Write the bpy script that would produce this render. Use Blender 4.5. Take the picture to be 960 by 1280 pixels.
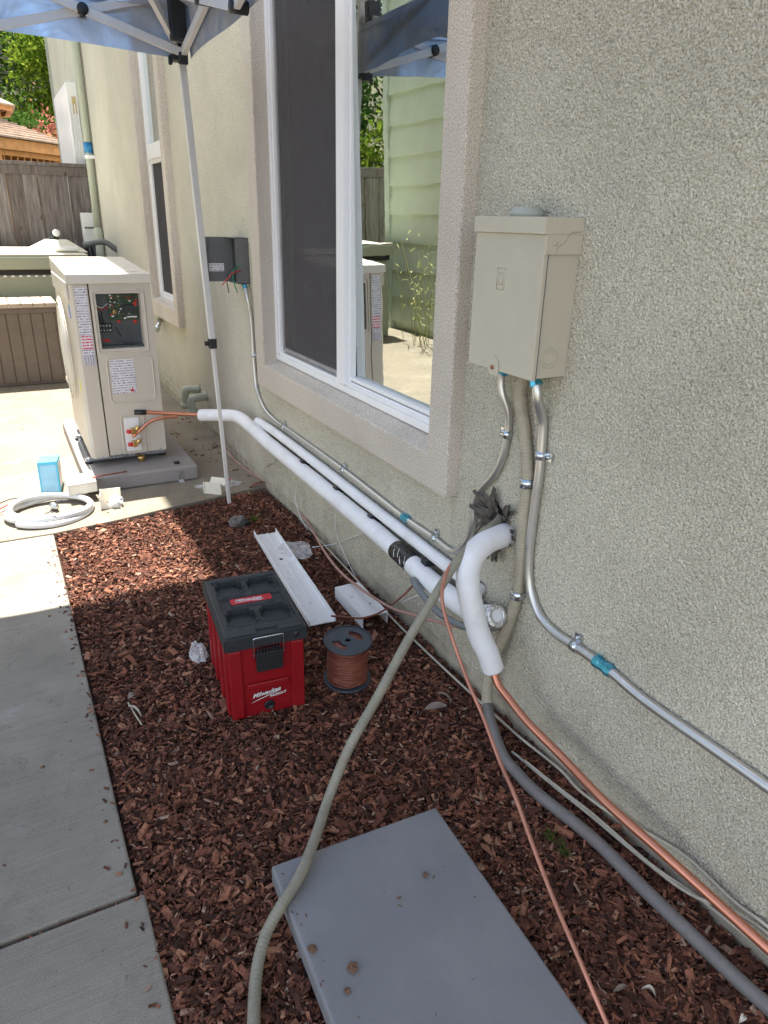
import bpy, bmesh, math, random
import numpy as np
from mathutils import Vector, Matrix, noise as mnoise
R_ = math.radians
sc = bpy.context.scene
for o in list(bpy.data.objects): bpy.data.objects.remove(o)

# ------------------------------------------------ camera, sky, sun, exposure
cam = bpy.data.cameras.new('camera'); camo = bpy.data.objects.new('camera', cam)
sc.collection.objects.link(camo); sc.camera = camo
cam.sensor_fit = 'VERTICAL'; cam.sensor_height = 36.0; cam.lens = 886 / 1280 * 36.0
cam.clip_start = 0.05; cam.clip_end = 600
rows = [[0.88442, 0.15944, -0.438613], [-0.466204, 0.344826, -0.814708], [0.021348, 0.925027, 0.379302]]
mw = Matrix([rows[0] + [0.0], rows[1] + [0.0], rows[2] + [1.5], [0, 0, 0, 1]])
camo.matrix_world = mw
SUN_EL = 71.7
w = bpy.data.worlds.new('World'); sc.world = w; w.use_nodes = True
nt = w.node_tree; nt.nodes.clear()
sky = nt.nodes.new('ShaderNodeTexSky'); sky.sky_type = 'NISHITA'; sky.sun_disc = False
sky.sun_elevation = R_(SUN_EL); sky.sun_rotation = 0.0; sky.altitude = 50; sky.dust_density = 1.2
bg = nt.nodes.new('ShaderNodeBackground'); bg.inputs[1].default_value = 0.15
ow = nt.nodes.new('ShaderNodeOutputWorld')
hsv = nt.nodes.new('ShaderNodeHueSaturation'); hsv.inputs['Saturation'].default_value = .55
tnt = nt.nodes.new('ShaderNodeMix'); tnt.data_type = 'RGBA'; tnt.blend_type = 'MULTIPLY'; tnt.inputs[0].default_value = 1.0; tnt.inputs[7].default_value = (1.0, .94, .88, 1)
nt.links.new(sky.outputs[0], hsv.inputs['Color']); nt.links.new(hsv.outputs[0], tnt.inputs[6]); nt.links.new(tnt.outputs[2], bg.inputs[0]); nt.links.new(bg.outputs[0], ow.inputs[0])
sl = bpy.data.lights.new('sun', 'SUN'); sl.energy = 4.3; sl.angle = R_(0.53); sl.color = (1.0, 0.94, 0.84)
so = bpy.data.objects.new('sun', sl); sc.collection.objects.link(so)
so.location = (0, 5, 12); so.rotation_euler = (-R_(90 - SUN_EL), 0, 0)
sc.view_settings.view_transform = 'Standard'; sc.view_settings.look = 'None'
sc.view_settings.gamma = 1.0; sc.view_settings.use_curve_mapping = False
sc.view_settings.exposure = 1.93
sc.render.resolution_x = 768; sc.render.resolution_y = 1024

# ------------------------------------------------ helpers
rnd = random.Random(7); nr = np.random.RandomState(11)
def link(o): sc.collection.objects.link(o); return o
def tag(o, label=None, cat=None, group=None, kind=None):
    if label: o['label'] = label
    if cat: o['category'] = cat
    if group: o['group'] = group
    if kind: o['kind'] = kind
    return o
def thing(name, label, cat, loc=(0, 0, 0), rz=0.0, group=None, kind=None):
    o = bpy.data.objects.new(name, None); link(o); o.location = loc; o.rotation_euler = (0, 0, rz)
    o.empty_display_size = .1
    return tag(o, label, cat, group, kind)
class MB:
    def __init__(s): s.v = []; s.f = []; s.sm = []
    def add(s, v, f, smooth=False):
        b = len(s.v); s.v += [tuple(p) for p in v]; s.f += [tuple(i + b for i in q) for q in f]; s.sm += [smooth] * len(f); return s
    def box(s, x0, x1, y0, y1, z0, z1, m=None):
        v = [(x, y, z) for z in (z0, z1) for y in (y0, y1) for x in (x0, x1)]
        if m is not None: v = [m @ Vector(p) for p in v]
        return s.add(v, [(0, 2, 3, 1), (4, 5, 7, 6), (0, 1, 5, 4), (2, 6, 7, 3), (0, 4, 6, 2), (1, 3, 7, 5)])
    def prism(s, pts, z0, z1, m=None):
        n = len(pts); v = [(p[0], p[1], z0) for p in pts] + [(p[0], p[1], z1) for p in pts]
        if m is not None: v = [m @ Vector(p) for p in v]
        f = [tuple(range(n))[::-1], tuple(range(n, 2 * n))] + [(i, (i + 1) % n, n + (i + 1) % n, n + i) for i in range(n)]
        return s.add(v, f)
    def tube(s, pts, r, seg=12, caps=True, closed=False, rf=None):
        P = [Vector(p) for p in pts]; n = len(P); v = []; f = []
        if n < 2: return s
        up = None; acc = 0
        for i in range(n):
            if closed: t = P[(i + 1) % n] - P[i - 1]
            else: t = P[min(i + 1, n - 1)] - P[max(i - 1, 0)]
            t.normalize()
            if up is None:
                up = Vector((0, 0, 1)) if abs(t.z) < .9 else Vector((1, 0, 0))
            up = (up - t * up.dot(t)).normalized(); sd = t.cross(up)
            if i: acc += (P[i] - P[i - 1]).length
            rr = r(i / (n - 1)) if callable(r) else r
            if rf: rr = rr * rf(acc)
            for k in range(seg):
                a = 2 * math.pi * k / seg
                v.append(P[i] + (up * math.cos(a) + sd * math.sin(a)) * rr)
        m = n if closed else n - 1
        for i in range(m):
            j = (i + 1) % n
            for k in range(seg):
                l = (k + 1) % seg
                f.append((i * seg + k, j * seg + k, j * seg + l, i * seg + l))
        if caps and not closed:
            s.add(v, f, True); b = len(s.v) - len(v)
            s.f += [tuple(b + k for k in range(seg)), tuple(b + (n - 1) * seg + k for k in range(seg))[::-1]]; s.sm += [False, False]
            return s
        return s.add(v, f, True)
    def lathe(s, prof, seg=24, m=None, smooth=True):
        v = []; f = []; n = len(prof)
        for k in range(seg):
            a = 2 * math.pi * k / seg
            for (r, z) in prof: v.append((r * math.cos(a), r * math.sin(a), z))
        for k in range(seg):
            l = (k + 1) % seg
            for i in range(n - 1): f.append((k * n + i, l * n + i, l * n + i + 1, k * n + i + 1))
        if m is not None: v = [m @ Vector(p) for p in v]
        return s.add(v, f, smooth)
    def grid(s, nx, ny, fn, smooth=True):
        v = [fn(i / nx, j / ny) for j in range(ny + 1) for i in range(nx + 1)]
        f = [(j * (nx + 1) + i, j * (nx + 1) + i + 1, (j + 1) * (nx + 1) + i + 1, (j + 1) * (nx + 1) + i) for j in range(ny) for i in range(nx)]
        return s.add(v, f, smooth)
    def mesh(s, name, mat, bevel=0, segs=2):
        me = bpy.data.meshes.new(name); me.from_pydata(s.v, [], s.f)
        me.polygons.foreach_set('use_smooth', s.sm)
        if mat: me.materials.append(mat)
        if bevel:
            bm = bmesh.new(); bm.from_mesh(me)
            bmesh.ops.recalc_face_normals(bm, faces=bm.faces)
            es = [e for e in bm.edges if len(e.link_faces) == 2 and e.calc_face_angle(0) > R_(30)]
            bmesh.ops.bevel(bm, geom=es, offset=bevel, segments=segs, profile=.5, affect='EDGES', clamp_overlap=True)
            for f in bm.faces: f.smooth = False
            bm.to_mesh(me); bm.free()
        me.update(); return me
    def build(s, name, mat, parent=None, bevel=0, segs=2, origin=None):
        if parent is None and origin is None and s.v:
            a = np.array(s.v); origin = ((a[:, 0].min() + a[:, 0].max()) / 2, (a[:, 1].min() + a[:, 1].max()) / 2, a[:, 2].min())
        if origin is not None: s.v = [(p[0] - origin[0], p[1] - origin[1], p[2] - origin[2]) for p in s.v]
        o = bpy.data.objects.new(name, s.mesh(name, mat, bevel, segs)); link(o)
        if parent is not None: o.parent = parent
        if origin is not None: o.location = origin
        return o
def world_part(name, mb, mat, root, bevel=0, segs=2):
    """mesh given in world coordinates, made a child of an unrotated root"""
    l = root.location
    p = root.parent
    off = Vector(l) if p is None else Vector(l) + Vector(p.location)
    mb.v = [(q[0] - off.x, q[1] - off.y, q[2] - off.z) for q in mb.v]
    return mb.build(name, mat, root, bevel, segs)
def spline(pts, step=.02):
    P = [Vector(p) for p in pts]; P = [P[0] * 2 - P[1]] + P + [P[-1] * 2 - P[-2]]; out = []
    for i in range(1, len(P) - 2):
        a, b, c, d = P[i - 1:i + 3]; n = max(2, int((c - b).length / step))
        for k in range(n):
            t = k / n
            out.append(.5 * ((2 * b) + (c - a) * t + (2 * a - 5 * b + 4 * c - d) * t * t + (-a + 3 * b - 3 * c + d) * t ** 3))
    out.append(P[-2]); return out
def frame_at(p, d, up=(0, 0, 1)):
    z = Vector(d).normalized(); u = Vector(up)
    if abs(z.dot(u)) > .95: u = Vector((1, 0, 0))
    x = u.cross(z).normalized(); y = z.cross(x)
    m = Matrix((x, y, z)).transposed().to_4x4(); m.translation = Vector(p); return m
def nearest(path, q):
    q = Vector(q); i = min(range(len(path)), key=lambda k: (path[k] - q).length)
    i = min(max(i, 1), len(path) - 2)
    return path[i], (path[i + 1] - path[i - 1]).normalized()

# ------------------------------------------------ materials
def node(nt, t, **k):
    n = nt.nodes.new(t)
    for a, b in k.items(): setattr(n, a, b)
    return n
def ramp(nt, fac, stops, interp='LINEAR'):
    r = node(nt, 'ShaderNodeValToRGB'); r.color_ramp.interpolation = interp
    e = r.color_ramp.elements
    while len(e) < len(stops): e.new(.5)
    for i, (p, c) in enumerate(stops):
        e[i].position = p; e[i].color = tuple(c) + (1,) if len(c) == 3 else c
    nt.links.new(fac, r.inputs[0]); return r.outputs[0]
def noise_(nt, co, scale, detail=4, rough=.6, dist=0.0):
    n = node(nt, 'ShaderNodeTexNoise'); n.inputs['Scale'].default_value = scale
    n.inputs['Detail'].default_value = detail; n.inputs['Roughness'].default_value = rough; n.inputs['Distortion'].default_value = dist
    if co is not None: nt.links.new(co, n.inputs['Vector'])
    return n.outputs[0]
def math_(nt, op, a, b=None, c=None):
    n = node(nt, 'ShaderNodeMath', operation=op)
    for i, x in enumerate((a, b, c)):
        if x is None: continue
        if isinstance(x, (int, float)): n.inputs[i].default_value = x
        else: nt.links.new(x, n.inputs[i])
    return n.outputs[0]
def mixc(nt, fac, a, b, mode='MIX'):
    n = node(nt, 'ShaderNodeMix', data_type='RGBA', blend_type=mode)
    for s, x in ((n.inputs[0], fac), (n.inputs[6], a), (n.inputs[7], b)):
        if isinstance(x, (int, float)): s.default_value = x
        elif isinstance(x, tuple): s.default_value = x + (1,) if len(x) == 3 else x
        else: nt.links.new(x, s)
    return n.outputs[2]
def base(name):
    m = bpy.data.materials.new(name); m.use_nodes = True; nt = m.node_tree
    b = nt.nodes['Principled BSDF']; co = node(nt, 'ShaderNodeTexCoord').outputs['Object']
    return m, nt, b, co
def bump(nt, b, h, dist=.002, strength=1.0):
    n = node(nt, 'ShaderNodeBump'); n.inputs['Distance'].default_value = dist; n.inputs['Strength'].default_value = strength
    nt.links.new(h, n.inputs['Height']); nt.links.new(n.outputs[0], b.inputs['Normal']); return n
def mat(name, col, rough=.5, metal=0.0, var=.12, vs=8.0, bmp=0.0, bs=60.0, spec=.5, dirt=0.0, dcol=(.12, .09, .06), ds=5.0):
    m, nt, b, co = base(name)
    n = noise_(nt, co, vs, 5)
    lo = tuple(c * (1 - var) for c in col); hi = tuple(min(1, c * (1 + var)) for c in col)
    c = ramp(nt, n, [(.3, lo), (.7, hi)])
    if dirt:
        d = ramp(nt, noise_(nt, co, ds, 7, .7), [(.5, (0, 0, 0)), (.75, (1, 1, 1))])
        c = mixc(nt, math_(nt, 'MULTIPLY', d, dirt), c, dcol)
    nt.links.new(c, b.inputs['Base Color'])
    rr = ramp(nt, noise_(nt, co, vs * 2.3, 4), [(.3, (max(0, rough - .07),) * 3), (.7, (min(1, rough + .07),) * 3)])
    nt.links.new(rr, b.inputs['Roughness'])
    b.inputs['Metallic'].default_value = metal; b.inputs['Specular IOR Level'].default_value = spec
    if bmp: bump(nt, b, noise_(nt, co, bs, 5), bmp)
    return m
def stucco_mat(name, c1, c2, tint=None, amp=.004, streak=True):
    m, nt, b, co = base(name)
    big = noise_(nt, co, .9, 4); fine = noise_(nt, co, 240, 3, .7); mid = noise_(nt, co, 95, 4, .65)
    c = ramp(nt, big, [(.35, c1), (.65, c2)])
    g = ramp(nt, fine, [(.37, (.54, .52, .49)), (.5, (1, 1, 1)), (.63, (1.24, 1.24, 1.24))])  # grain pits darkened in the colour to imitate shading of the relief
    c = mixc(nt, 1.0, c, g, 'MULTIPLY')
    # wall grime patches
    d = ramp(nt, noise_(nt, co, 3.2, 6, .7), [(.48, (0, 0, 0)), (.8, (1, 1, 1))])
    c = mixc(nt, math_(nt, 'MULTIPLY', d, .13), c, (.22, .19, .13))
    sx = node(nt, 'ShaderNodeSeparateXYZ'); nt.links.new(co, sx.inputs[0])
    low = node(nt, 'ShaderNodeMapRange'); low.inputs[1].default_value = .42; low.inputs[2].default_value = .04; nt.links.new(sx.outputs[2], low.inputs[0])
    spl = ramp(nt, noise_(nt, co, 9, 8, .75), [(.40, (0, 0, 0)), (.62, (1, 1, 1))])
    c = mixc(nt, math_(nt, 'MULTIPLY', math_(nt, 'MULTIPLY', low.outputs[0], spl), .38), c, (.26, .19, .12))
    pt = ramp(nt, noise_(nt, co, 1.4, 3, .5, .5), [(.42, (.95, .95, .95)), (.58, (1.03, 1.03, 1.03))]); c = mixc(nt, 1.0, c, pt, 'MULTIPLY')
    nt.links.new(c, b.inputs['Base Color']); b.inputs['Roughness'].default_value = .95; b.inputs['Specular IOR Level'].default_value = .2
    vo = node(nt, 'ShaderNodeTexVoronoi', feature='SMOOTH_F1'); vo.inputs['Scale'].default_value = 130
    nt.links.new(co, vo.inputs['Vector'])
    h = math_(nt, 'ADD', math_(nt, 'MULTIPLY', mid, 1.6), math_(nt, 'SUBTRACT', math_(nt, 'MULTIPLY', fine, .6), math_(nt, 'MULTIPLY', vo.outputs[0], .9)))
    bump(nt, b, h, amp)
    return m
M = {}
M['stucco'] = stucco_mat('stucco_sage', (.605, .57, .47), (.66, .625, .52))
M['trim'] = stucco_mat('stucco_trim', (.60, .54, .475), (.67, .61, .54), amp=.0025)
M['vinyl'] = mat('white_vinyl', (.85, .85, .87), .35, var=.02, vs=3, dirt=.04, ds=7)
M['found'] = mat('foundation', (.46, .41, .32), .95, var=.25, vs=14, bmp=.003, bs=90, dirt=.5, ds=6)

def concrete(name, col):
    m, nt, b, co = base(name)
    c = ramp(nt, noise_(nt, co, 1.7, 6, .62), [(.3, tuple(x * .80 for x in col)), (.7, tuple(x * 1.12 for x in col))])
    sp = ramp(nt, noise_(nt, co, 420, 3, .8), [(.36, (.60, .58, .56)), (.48, (1, 1, 1)), (.64, (1.2, 1.19, 1.18))])
    c = mixc(nt, 1.0, c, sp, 'MULTIPLY')
    st = ramp(nt, noise_(nt, co, 7, 8, .75, .4), [(.52, (0, 0, 0)), (.72, (1, 1, 1))])
    c = mixc(nt, math_(nt, 'MULTIPLY', st, .5), c, (.16, .14, .12))
    st2 = ramp(nt, noise_(nt, co, 3.1, 7, .7, .8), [(.58, (0, 0, 0)), (.7, (1, 1, 1))])
    c = mixc(nt, math_(nt, 'MULTIPLY', st2, .3), c, (.46, .45, .44))
    st3 = ramp(nt, noise_(nt, co, 1.1, 9, .8, 1.6), [(.50, (0, 0, 0)), (.62, (1, 1, 1))])
    c = mixc(nt, math_(nt, 'MULTIPLY', st3, .35), c, (.15, .13, .11))
    vc = node(nt, 'ShaderNodeTexVoronoi', feature='DISTANCE_TO_EDGE'); vc.inputs['Scale'].default_value = .9
    nz = node(nt, 'ShaderNodeTexNoise'); nz.inputs['Scale'].default_value = 3; nz.inputs['Detail'].default_value = 6; nt.links.new(co, nz.inputs['Vector'])
    va = node(nt, 'ShaderNodeVectorMath', operation='ADD'); nt.links.new(co, va.inputs[0]); nt.links.new(nz.outputs['Color'], va.inputs[1]); nt.links.new(va.outputs[0], vc.inputs['Vector'])
    ck = ramp(nt, vc.outputs[0], [(.0, (1, 1, 1)), (.004, (0, 0, 0))]); c = mixc(nt, math_(nt, 'MULTIPLY', ck, .35), c, (.10, .085, .07))
    dots = ramp(nt, noise_(nt, co, 38, 1, .5), [(.72, (0, 0, 0)), (.77, (1, 1, 1))])
    c = mixc(nt, math_(nt, 'MULTIPLY', dots, .5), c, (.09, .07, .06))
    nt.links.new(c, b.inputs['Base Color']); b.inputs['Roughness'].default_value = .9; b.inputs['Specular IOR Level'].default_value = .25
    mpb = node(nt, 'ShaderNodeMapping'); mpb.inputs['Scale'].default_value = (4, 260, 4); nt.links.new(co, mpb.inputs[0])
    br = noise_(nt, mpb.outputs[0], 1.0, 4, .7)
    c2 = mixc(nt, 1.0, c, ramp(nt, br, [(.35, (.88, .88, .88)), (.65, (1.1, 1.1, 1.1))]), 'MULTIPLY'); nt.links.new(c2, b.inputs['Base Color'])
    bump(nt, b, math_(nt, 'ADD', noise_(nt, co, 190, 4, .7), math_(nt, 'MULTIPLY', br, .8)), .0011)
    return m
M['conc'] = concrete('concrete_broomed', (.285, .26, .222))
M['conc2'] = concrete('concrete_patio', (.275, .24, .185))

def mulch_mat():
    m, nt, b, co = base('bark_chips')
    ge = node(nt, 'ShaderNodeNewGeometry')
    c = ramp(nt, ge.outputs['Random Per Island'], [(0, (.040, .020, .015)), (.3, (.090, .038, .026)), (.6, (.175, .068, .043)), (.88, (.30, .125, .075)), (.97, (.38, .20, .125)), (1, (.36, .28, .22))])
    n = ramp(nt, noise_(nt, co, 120, 4, .7), [(.3, (.6, .6, .6)), (.7, (1.3, 1.3, 1.3))])
    c = mixc(nt, 1.0, c, n, 'MULTIPLY')
    nt.links.new(c, b.inputs['Base Color']); b.inputs['Roughness'].default_value = .85; b.inputs['Specular IOR Level'].default_value = .25
    bump(nt, b, noise_(nt, co, 180, 4, .7), .002); return m
M['mulch'] = mulch_mat()
M['soil'] = mat('dark_soil', (.06, .025, .017), .95, var=.5, vs=40, bmp=.01, bs=60)
M['box'] = mat('beige_painted_steel', (.53, .49, .40), .42, var=.05, vs=5, dirt=.14, ds=6, dcol=(.30, .24, .16))
M['boxg'] = mat('grey_painted_steel', (.13, .135, .14), .5, var=.08)
M['hub'] = mat('cast_hub', (.38, .40, .36), .5, var=.06)
M['emt'] = mat('galvanised_steel', (.62, .62, .61), .36, .85, var=.05, vs=6)
M['zinc'] = mat('zinc_clamp', (.62, .66, .70), .25, .95, var=.2, vs=60)
M['coup'] = mat('blue_zinc_fitting', (.10, .42, .60), .3, .8, var=.3, vs=50)
M['flexb'] = mat('flex_conduit_beige', (.38, .34, .26), .55, var=.1, vs=20, dirt=.25, ds=14)
M['flexg'] = mat('flex_conduit_grey', (.17, .16, .155), .6, var=.12, vs=20, dirt=.35, ds=14, dcol=(.2, .15, .11))
M['flexv'] = mat('flex_whip_grey_green', (.25, .235, .185), .6, var=.14, vs=16, dirt=.35, ds=12)
M['insul'] = mat('white_pipe_insulation', (.80, .81, .84), (.6), var=.04, vs=8, bmp=.0014, bs=34, dirt=.28, ds=11, dcol=(.45, .4, .35))
M['tape'] = mat('black_tape', (.012, .012, .013), .25, var=.4, vs=30, bmp=.004, bs=50)
M['foil'] = mat('foil_tape', (.75, .76, .78), .22, 1.0, var=.2, vs=40, bmp=.006, bs=60)
M['copper'] = mat('copper_pipe', (.64, .27, .175), .36, .8, var=.08, vs=8, dirt=.15, ds=10, dcol=(.45, .17, .10))
M['coppero'] = mat('copper_oxidised', (.40, .15, .10), .45, .6, var=.2, vs=24)
M['wireb'] = mat('brown_wire', (.22, .065, .04), .5, var=.2, vs=60)
M['wirep'] = mat('reddish_cable', (.42, .24, .20), .5, var=.15, vs=20)
M['cable'] = mat('beige_cable', (.50, .46, .38), .6, var=.15, vs=14, dirt=.4, ds=12)
M['cableg'] = mat('grey_cable', (.35, .34, .31), .55, var=.15, vs=14, dirt=.3, ds=12)
M['white'] = mat('white_plastic', (.80, .80, .82), .4, var=.04, vs=6, dirt=.15, ds=12)
M['cream'] = mat('cream_plastic', (.78, .73, .62), .45, var=.05, vs=6, dirt=.1)
M['black'] = mat('black_plastic', (.018, .02, .023), .45, var=.2, vs=20)
M['lid'] = mat('charcoal_lid', (.024, .029, .035), .5, var=.15, vs=14, bmp=.0006, bs=400)
M['red'] = mat('red_plastic', (.27, .005, .011), .42, var=.1, vs=6, bmp=.0005, bs=500, dirt=.12, ds=9, dcol=(.2, .05, .04))
M['redlabel'] = mat('red_label', (.55, .01, .03), .35, var=.04)
M['spoolm'] = mat('spool_grey_plastic', (.055, .065, .08), .5, var=.12, vs=14)
M['pad'] = mat('grey_equipment_pad', (.20, .199, .214), .62, var=.07, vs=4, bmp=.0008, bs=140, dirt=.4, ds=4.5, dcol=(.27, .26, .255))
M['pad2'] = mat('grey_unit_pad', (.30, .275, .265), .7, var=.08, vs=5, bmp=.001, bs=120, dirt=.2, ds=6)
M['ac'] = mat('ac_cream_paint', (.55, .50, .43), .42, var=.04, vs=4, dirt=.06)
M['actop'] = mat('ac_top_paint', (.66, .62, .55), .4, var=.04, vs=4, dirt=.1)
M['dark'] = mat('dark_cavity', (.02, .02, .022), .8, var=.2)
M['pcb'] = mat('green_circuit_board', (.035, .07, .035), .4, var=.5, vs=80)
M['steel'] = mat('steel_plate', (.09, .10, .11), .35, .6, var=.15, vs=12)
M['brass'] = mat('brass', (.62, .42, .16), .3, .9, var=.2, vs=50)
M['redcap'] = mat('red_cap', (.55, .02, .02), .4, var=.1)
M['greenw'] = mat('green_wire', (.01, .22, .10), .45, var=.1)
M['redw'] = mat('red_wire', (.5, .02, .03), .45, var=.1)
M['blue'] = mat('light_blue_card', (.10, .50, .72), .5, var=.12, vs=18)
M['blue2'] = mat('pale_blue_card', (.30, .58, .75), .5, var=.12, vs=18)
M['fence'] = None
M['canframe'] = mat('white_powder_coat', (.70, .68, .66), .4, var=.05, vs=8)
M['tub'] = mat('spa_cover_sage', (.30, .33, .25), .6, var=.08, vs=5, dirt=.15)
M['tubtop'] = mat('spa_cover_top', (.62, .60, .50), .6, var=.06, vs=5, dirt=.1)
M['deck'] = mat('brown_resin', (.17, .13, .105), .6, var=.12, vs=9, bmp=.001, bs=90)
M['decktop'] = mat('tan_resin_lid', (.48, .38, .30), .6, var=.1, vs=9)
M['cedar'] = mat('orange_cedar', (.50, .25, .09), .6, var=.2, vs=9)
M['shingle'] = mat('tan_shingle', (.40, .31, .25), .9, var=.3, vs=7, bmp=.004, bs=70)
M['siding'] = mat('green_siding', (.52, .60, .47), .6, var=.05, vs=4)
M['bark'] = mat('tree_bark', (.10, .075, .055), .95, var=.4, vs=14, bmp=.02, bs=22)
M['stone'] = mat('grey_stone', (.16, .14, .13), .9, var=.3, vs=30, bmp=.004, bs=50)
M['clod'] = mat('bark_clod', (.16, .09, .055), .95, var=.4, vs=60, bmp=.004, bs=90)
M['lath'] = mat('torn_building_paper', (.095, .084, .072), .9, var=.45, vs=40, bmp=.005, bs=60)
M['greenpipe'] = mat('painted_sage_pipe', (.44, .47, .40), .45, var=.05, vs=4)
M['bluetape'] = mat('blue_tape', (.03, .25, .55), .5, var=.1)
M['terrain'] = mat('dry_hill', (.075, .075, .035), .95, var=.4, vs=.8, bmp=.03, bs=5)
def leafmat(name, a, b_, tr=.35):
    m = bpy.data.materials.new(name); m.use_nodes = True; nt = m.node_tree; nt.nodes.clear()
    ge = node(nt, 'ShaderNodeNewGeometry')
    c = ramp(nt, ge.outputs['Random Per Island'], [(0, a), (1, b_)])
    d = node(nt, 'ShaderNodeBsdfDiffuse'); t = node(nt, 'ShaderNodeBsdfTranslucent'); mx = node(nt, 'ShaderNodeMixShader'); mx.inputs[0].default_value = tr
    nt.links.new(c, d.inputs[0]); nt.links.new(c, t.inputs[0]); nt.links.new(d.outputs[0], mx.inputs[1]); nt.links.new(t.outputs[0], mx.inputs[2])
    o = node(nt, 'ShaderNodeOutputMaterial'); nt.links.new(mx.outputs[0], o.inputs[0]); return m
M['leaf_d'] = leafmat('leaf_dark_green', (.03, .07, .015), (.09, .17, .035))
M['leaf_y'] = leafmat('leaf_yellow_green', (.07, .14, .015), (.25, .32, .04))
M['leaf_r'] = leafmat('leaf_pink', (.36, .10, .08), (.55, .26, .20))
M['leaf_o'] = leafmat('leaf_orange', (.40, .24, .10), (.55, .40, .22))
M['weed'] = leafmat('weed_straw', (.30, .34, .12), (.62, .62, .32))
def fence_mat():
    m, nt, b, co = base('weathered_cedar')
    mp = node(nt, 'ShaderNodeMapping'); mp.inputs['Scale'].default_value = (18, 18, 1.1); nt.links.new(co, mp.inputs[0])
    oi = node(nt, 'ShaderNodeObjectInfo')
    n = noise_(nt, mp.outputs[0], 3, 6, .7)
    c = ramp(nt, n, [(.28, (.08, .07, .07)), (.5, (.18, .163, .163)), (.72, (.30, .28, .28))])
    t = ramp(nt, oi.outputs['Random'], [(0, (.68, .60, .56)), (1, (1.15, 1.12, 1.1))])
    c = mixc(nt, 1.0, c, t, 'MULTIPLY')
    mp2 = node(nt, 'ShaderNodeMapping'); mp2.inputs['Scale'].default_value = (1, 1, .5); nt.links.new(co, mp2.inputs[0])
    vo = node(nt, 'ShaderNodeTexVoronoi'); vo.inputs['Scale'].default_value = 5; nt.links.new(mp2.outputs[0], vo.inputs['Vector'])
    k = ramp(nt, vo.outputs[0], [(.05, (1, 1, 1)), (.11, (0, 0, 0))])
    c = mixc(nt, math_(nt, 'MULTIPLY', k, .8), c, (.035, .025, .02))
    nt.links.new(c, b.inputs['Base Color']); b.inputs['Roughness'].default_value = .9
    bump(nt, b, n, .004); return m
M['fence'] = fence_mat()
def glass_mat(name, refl, tint):
    m = bpy.data.materials.new(name); m.use_nodes = True; nt = m.node_tree; nt.nodes.clear()
    g = node(nt, 'ShaderNodeBsdfGlossy'); g.inputs['Roughness'].default_value = 0.0; g.inputs['Color'].default_value = (.93, .98, .97, 1)
    t = node(nt, 'ShaderNodeBsdfTransparent'); t.inputs[0].default_value = tint
    lw = node(nt, 'ShaderNodeLayerWeight'); lw.inputs[0].default_value = .5
    f = math_(nt, 'ADD', math_(nt, 'MULTIPLY', lw.outputs['Fresnel'], 1.0), refl)
    f = math_(nt, 'MINIMUM', f, .95)
    co = node(nt, 'ShaderNodeTexCoord').outputs['Object']
    bp = node(nt, 'ShaderNodeBump'); bp.inputs['Distance'].default_value = .00022
    mp = node(nt, 'ShaderNodeMapping'); mp.inputs['Scale'].default_value = (1, 1, 3.5); nt.links.new(co, mp.inputs[0])
    nt.links.new(noise_(nt, mp.outputs[0], 3.5, 2, .5), bp.inputs['Height']); nt.links.new(bp.outputs[0], g.inputs['Normal'])
    mx = node(nt, 'ShaderNodeMixShader'); nt.links.new(f, mx.inputs[0]); nt.links.new(t.outputs[0], mx.inputs[1]); nt.links.new(g.outputs[0], mx.inputs[2])
    o = node(nt, 'ShaderNodeOutputMaterial'); nt.links.new(mx.outputs[0], o.inputs[0]); return m
M['glass'] = glass_mat('low_e_window_glass', .42, (.55, .62, .6, 1))
def screen_mat():
    m = bpy.data.materials.new('insect_screen'); m.use_nodes = True; nt = m.node_tree; nt.nodes.clear()
    d = node(nt, 'ShaderNodeBsdfDiffuse'); d.inputs[0].default_value = (.055, .052, .055, 1)
    co = node(nt, 'ShaderNodeTexCoord').outputs['Object']
    mp = node(nt, 'ShaderNodeMapping'); mp.inputs['Scale'].default_value = (1, 160, 8); nt.links.new(co, mp.inputs[0])
    n = ramp(nt, noise_(nt, mp.outputs[0], 1.0, 4, .8), [(.3, (.05, .048, .052)), (.7, (.17, .16, .17))])
    nt.links.new(n, d.inputs[0])
    t = node(nt, 'ShaderNodeBsdfTransparent'); mx = node(nt, 'ShaderNodeMixShader'); mx.inputs[0].default_value = .34
    o = node(nt, 'ShaderNodeOutputMaterial')
    nt.links.new(d.outputs[0], mx.inputs[1]); nt.links.new(t.outputs[0], mx.inputs[2]); nt.links.new(mx.outputs[0], o.inputs[0]); return m
M['screen'] = screen_mat()
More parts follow.
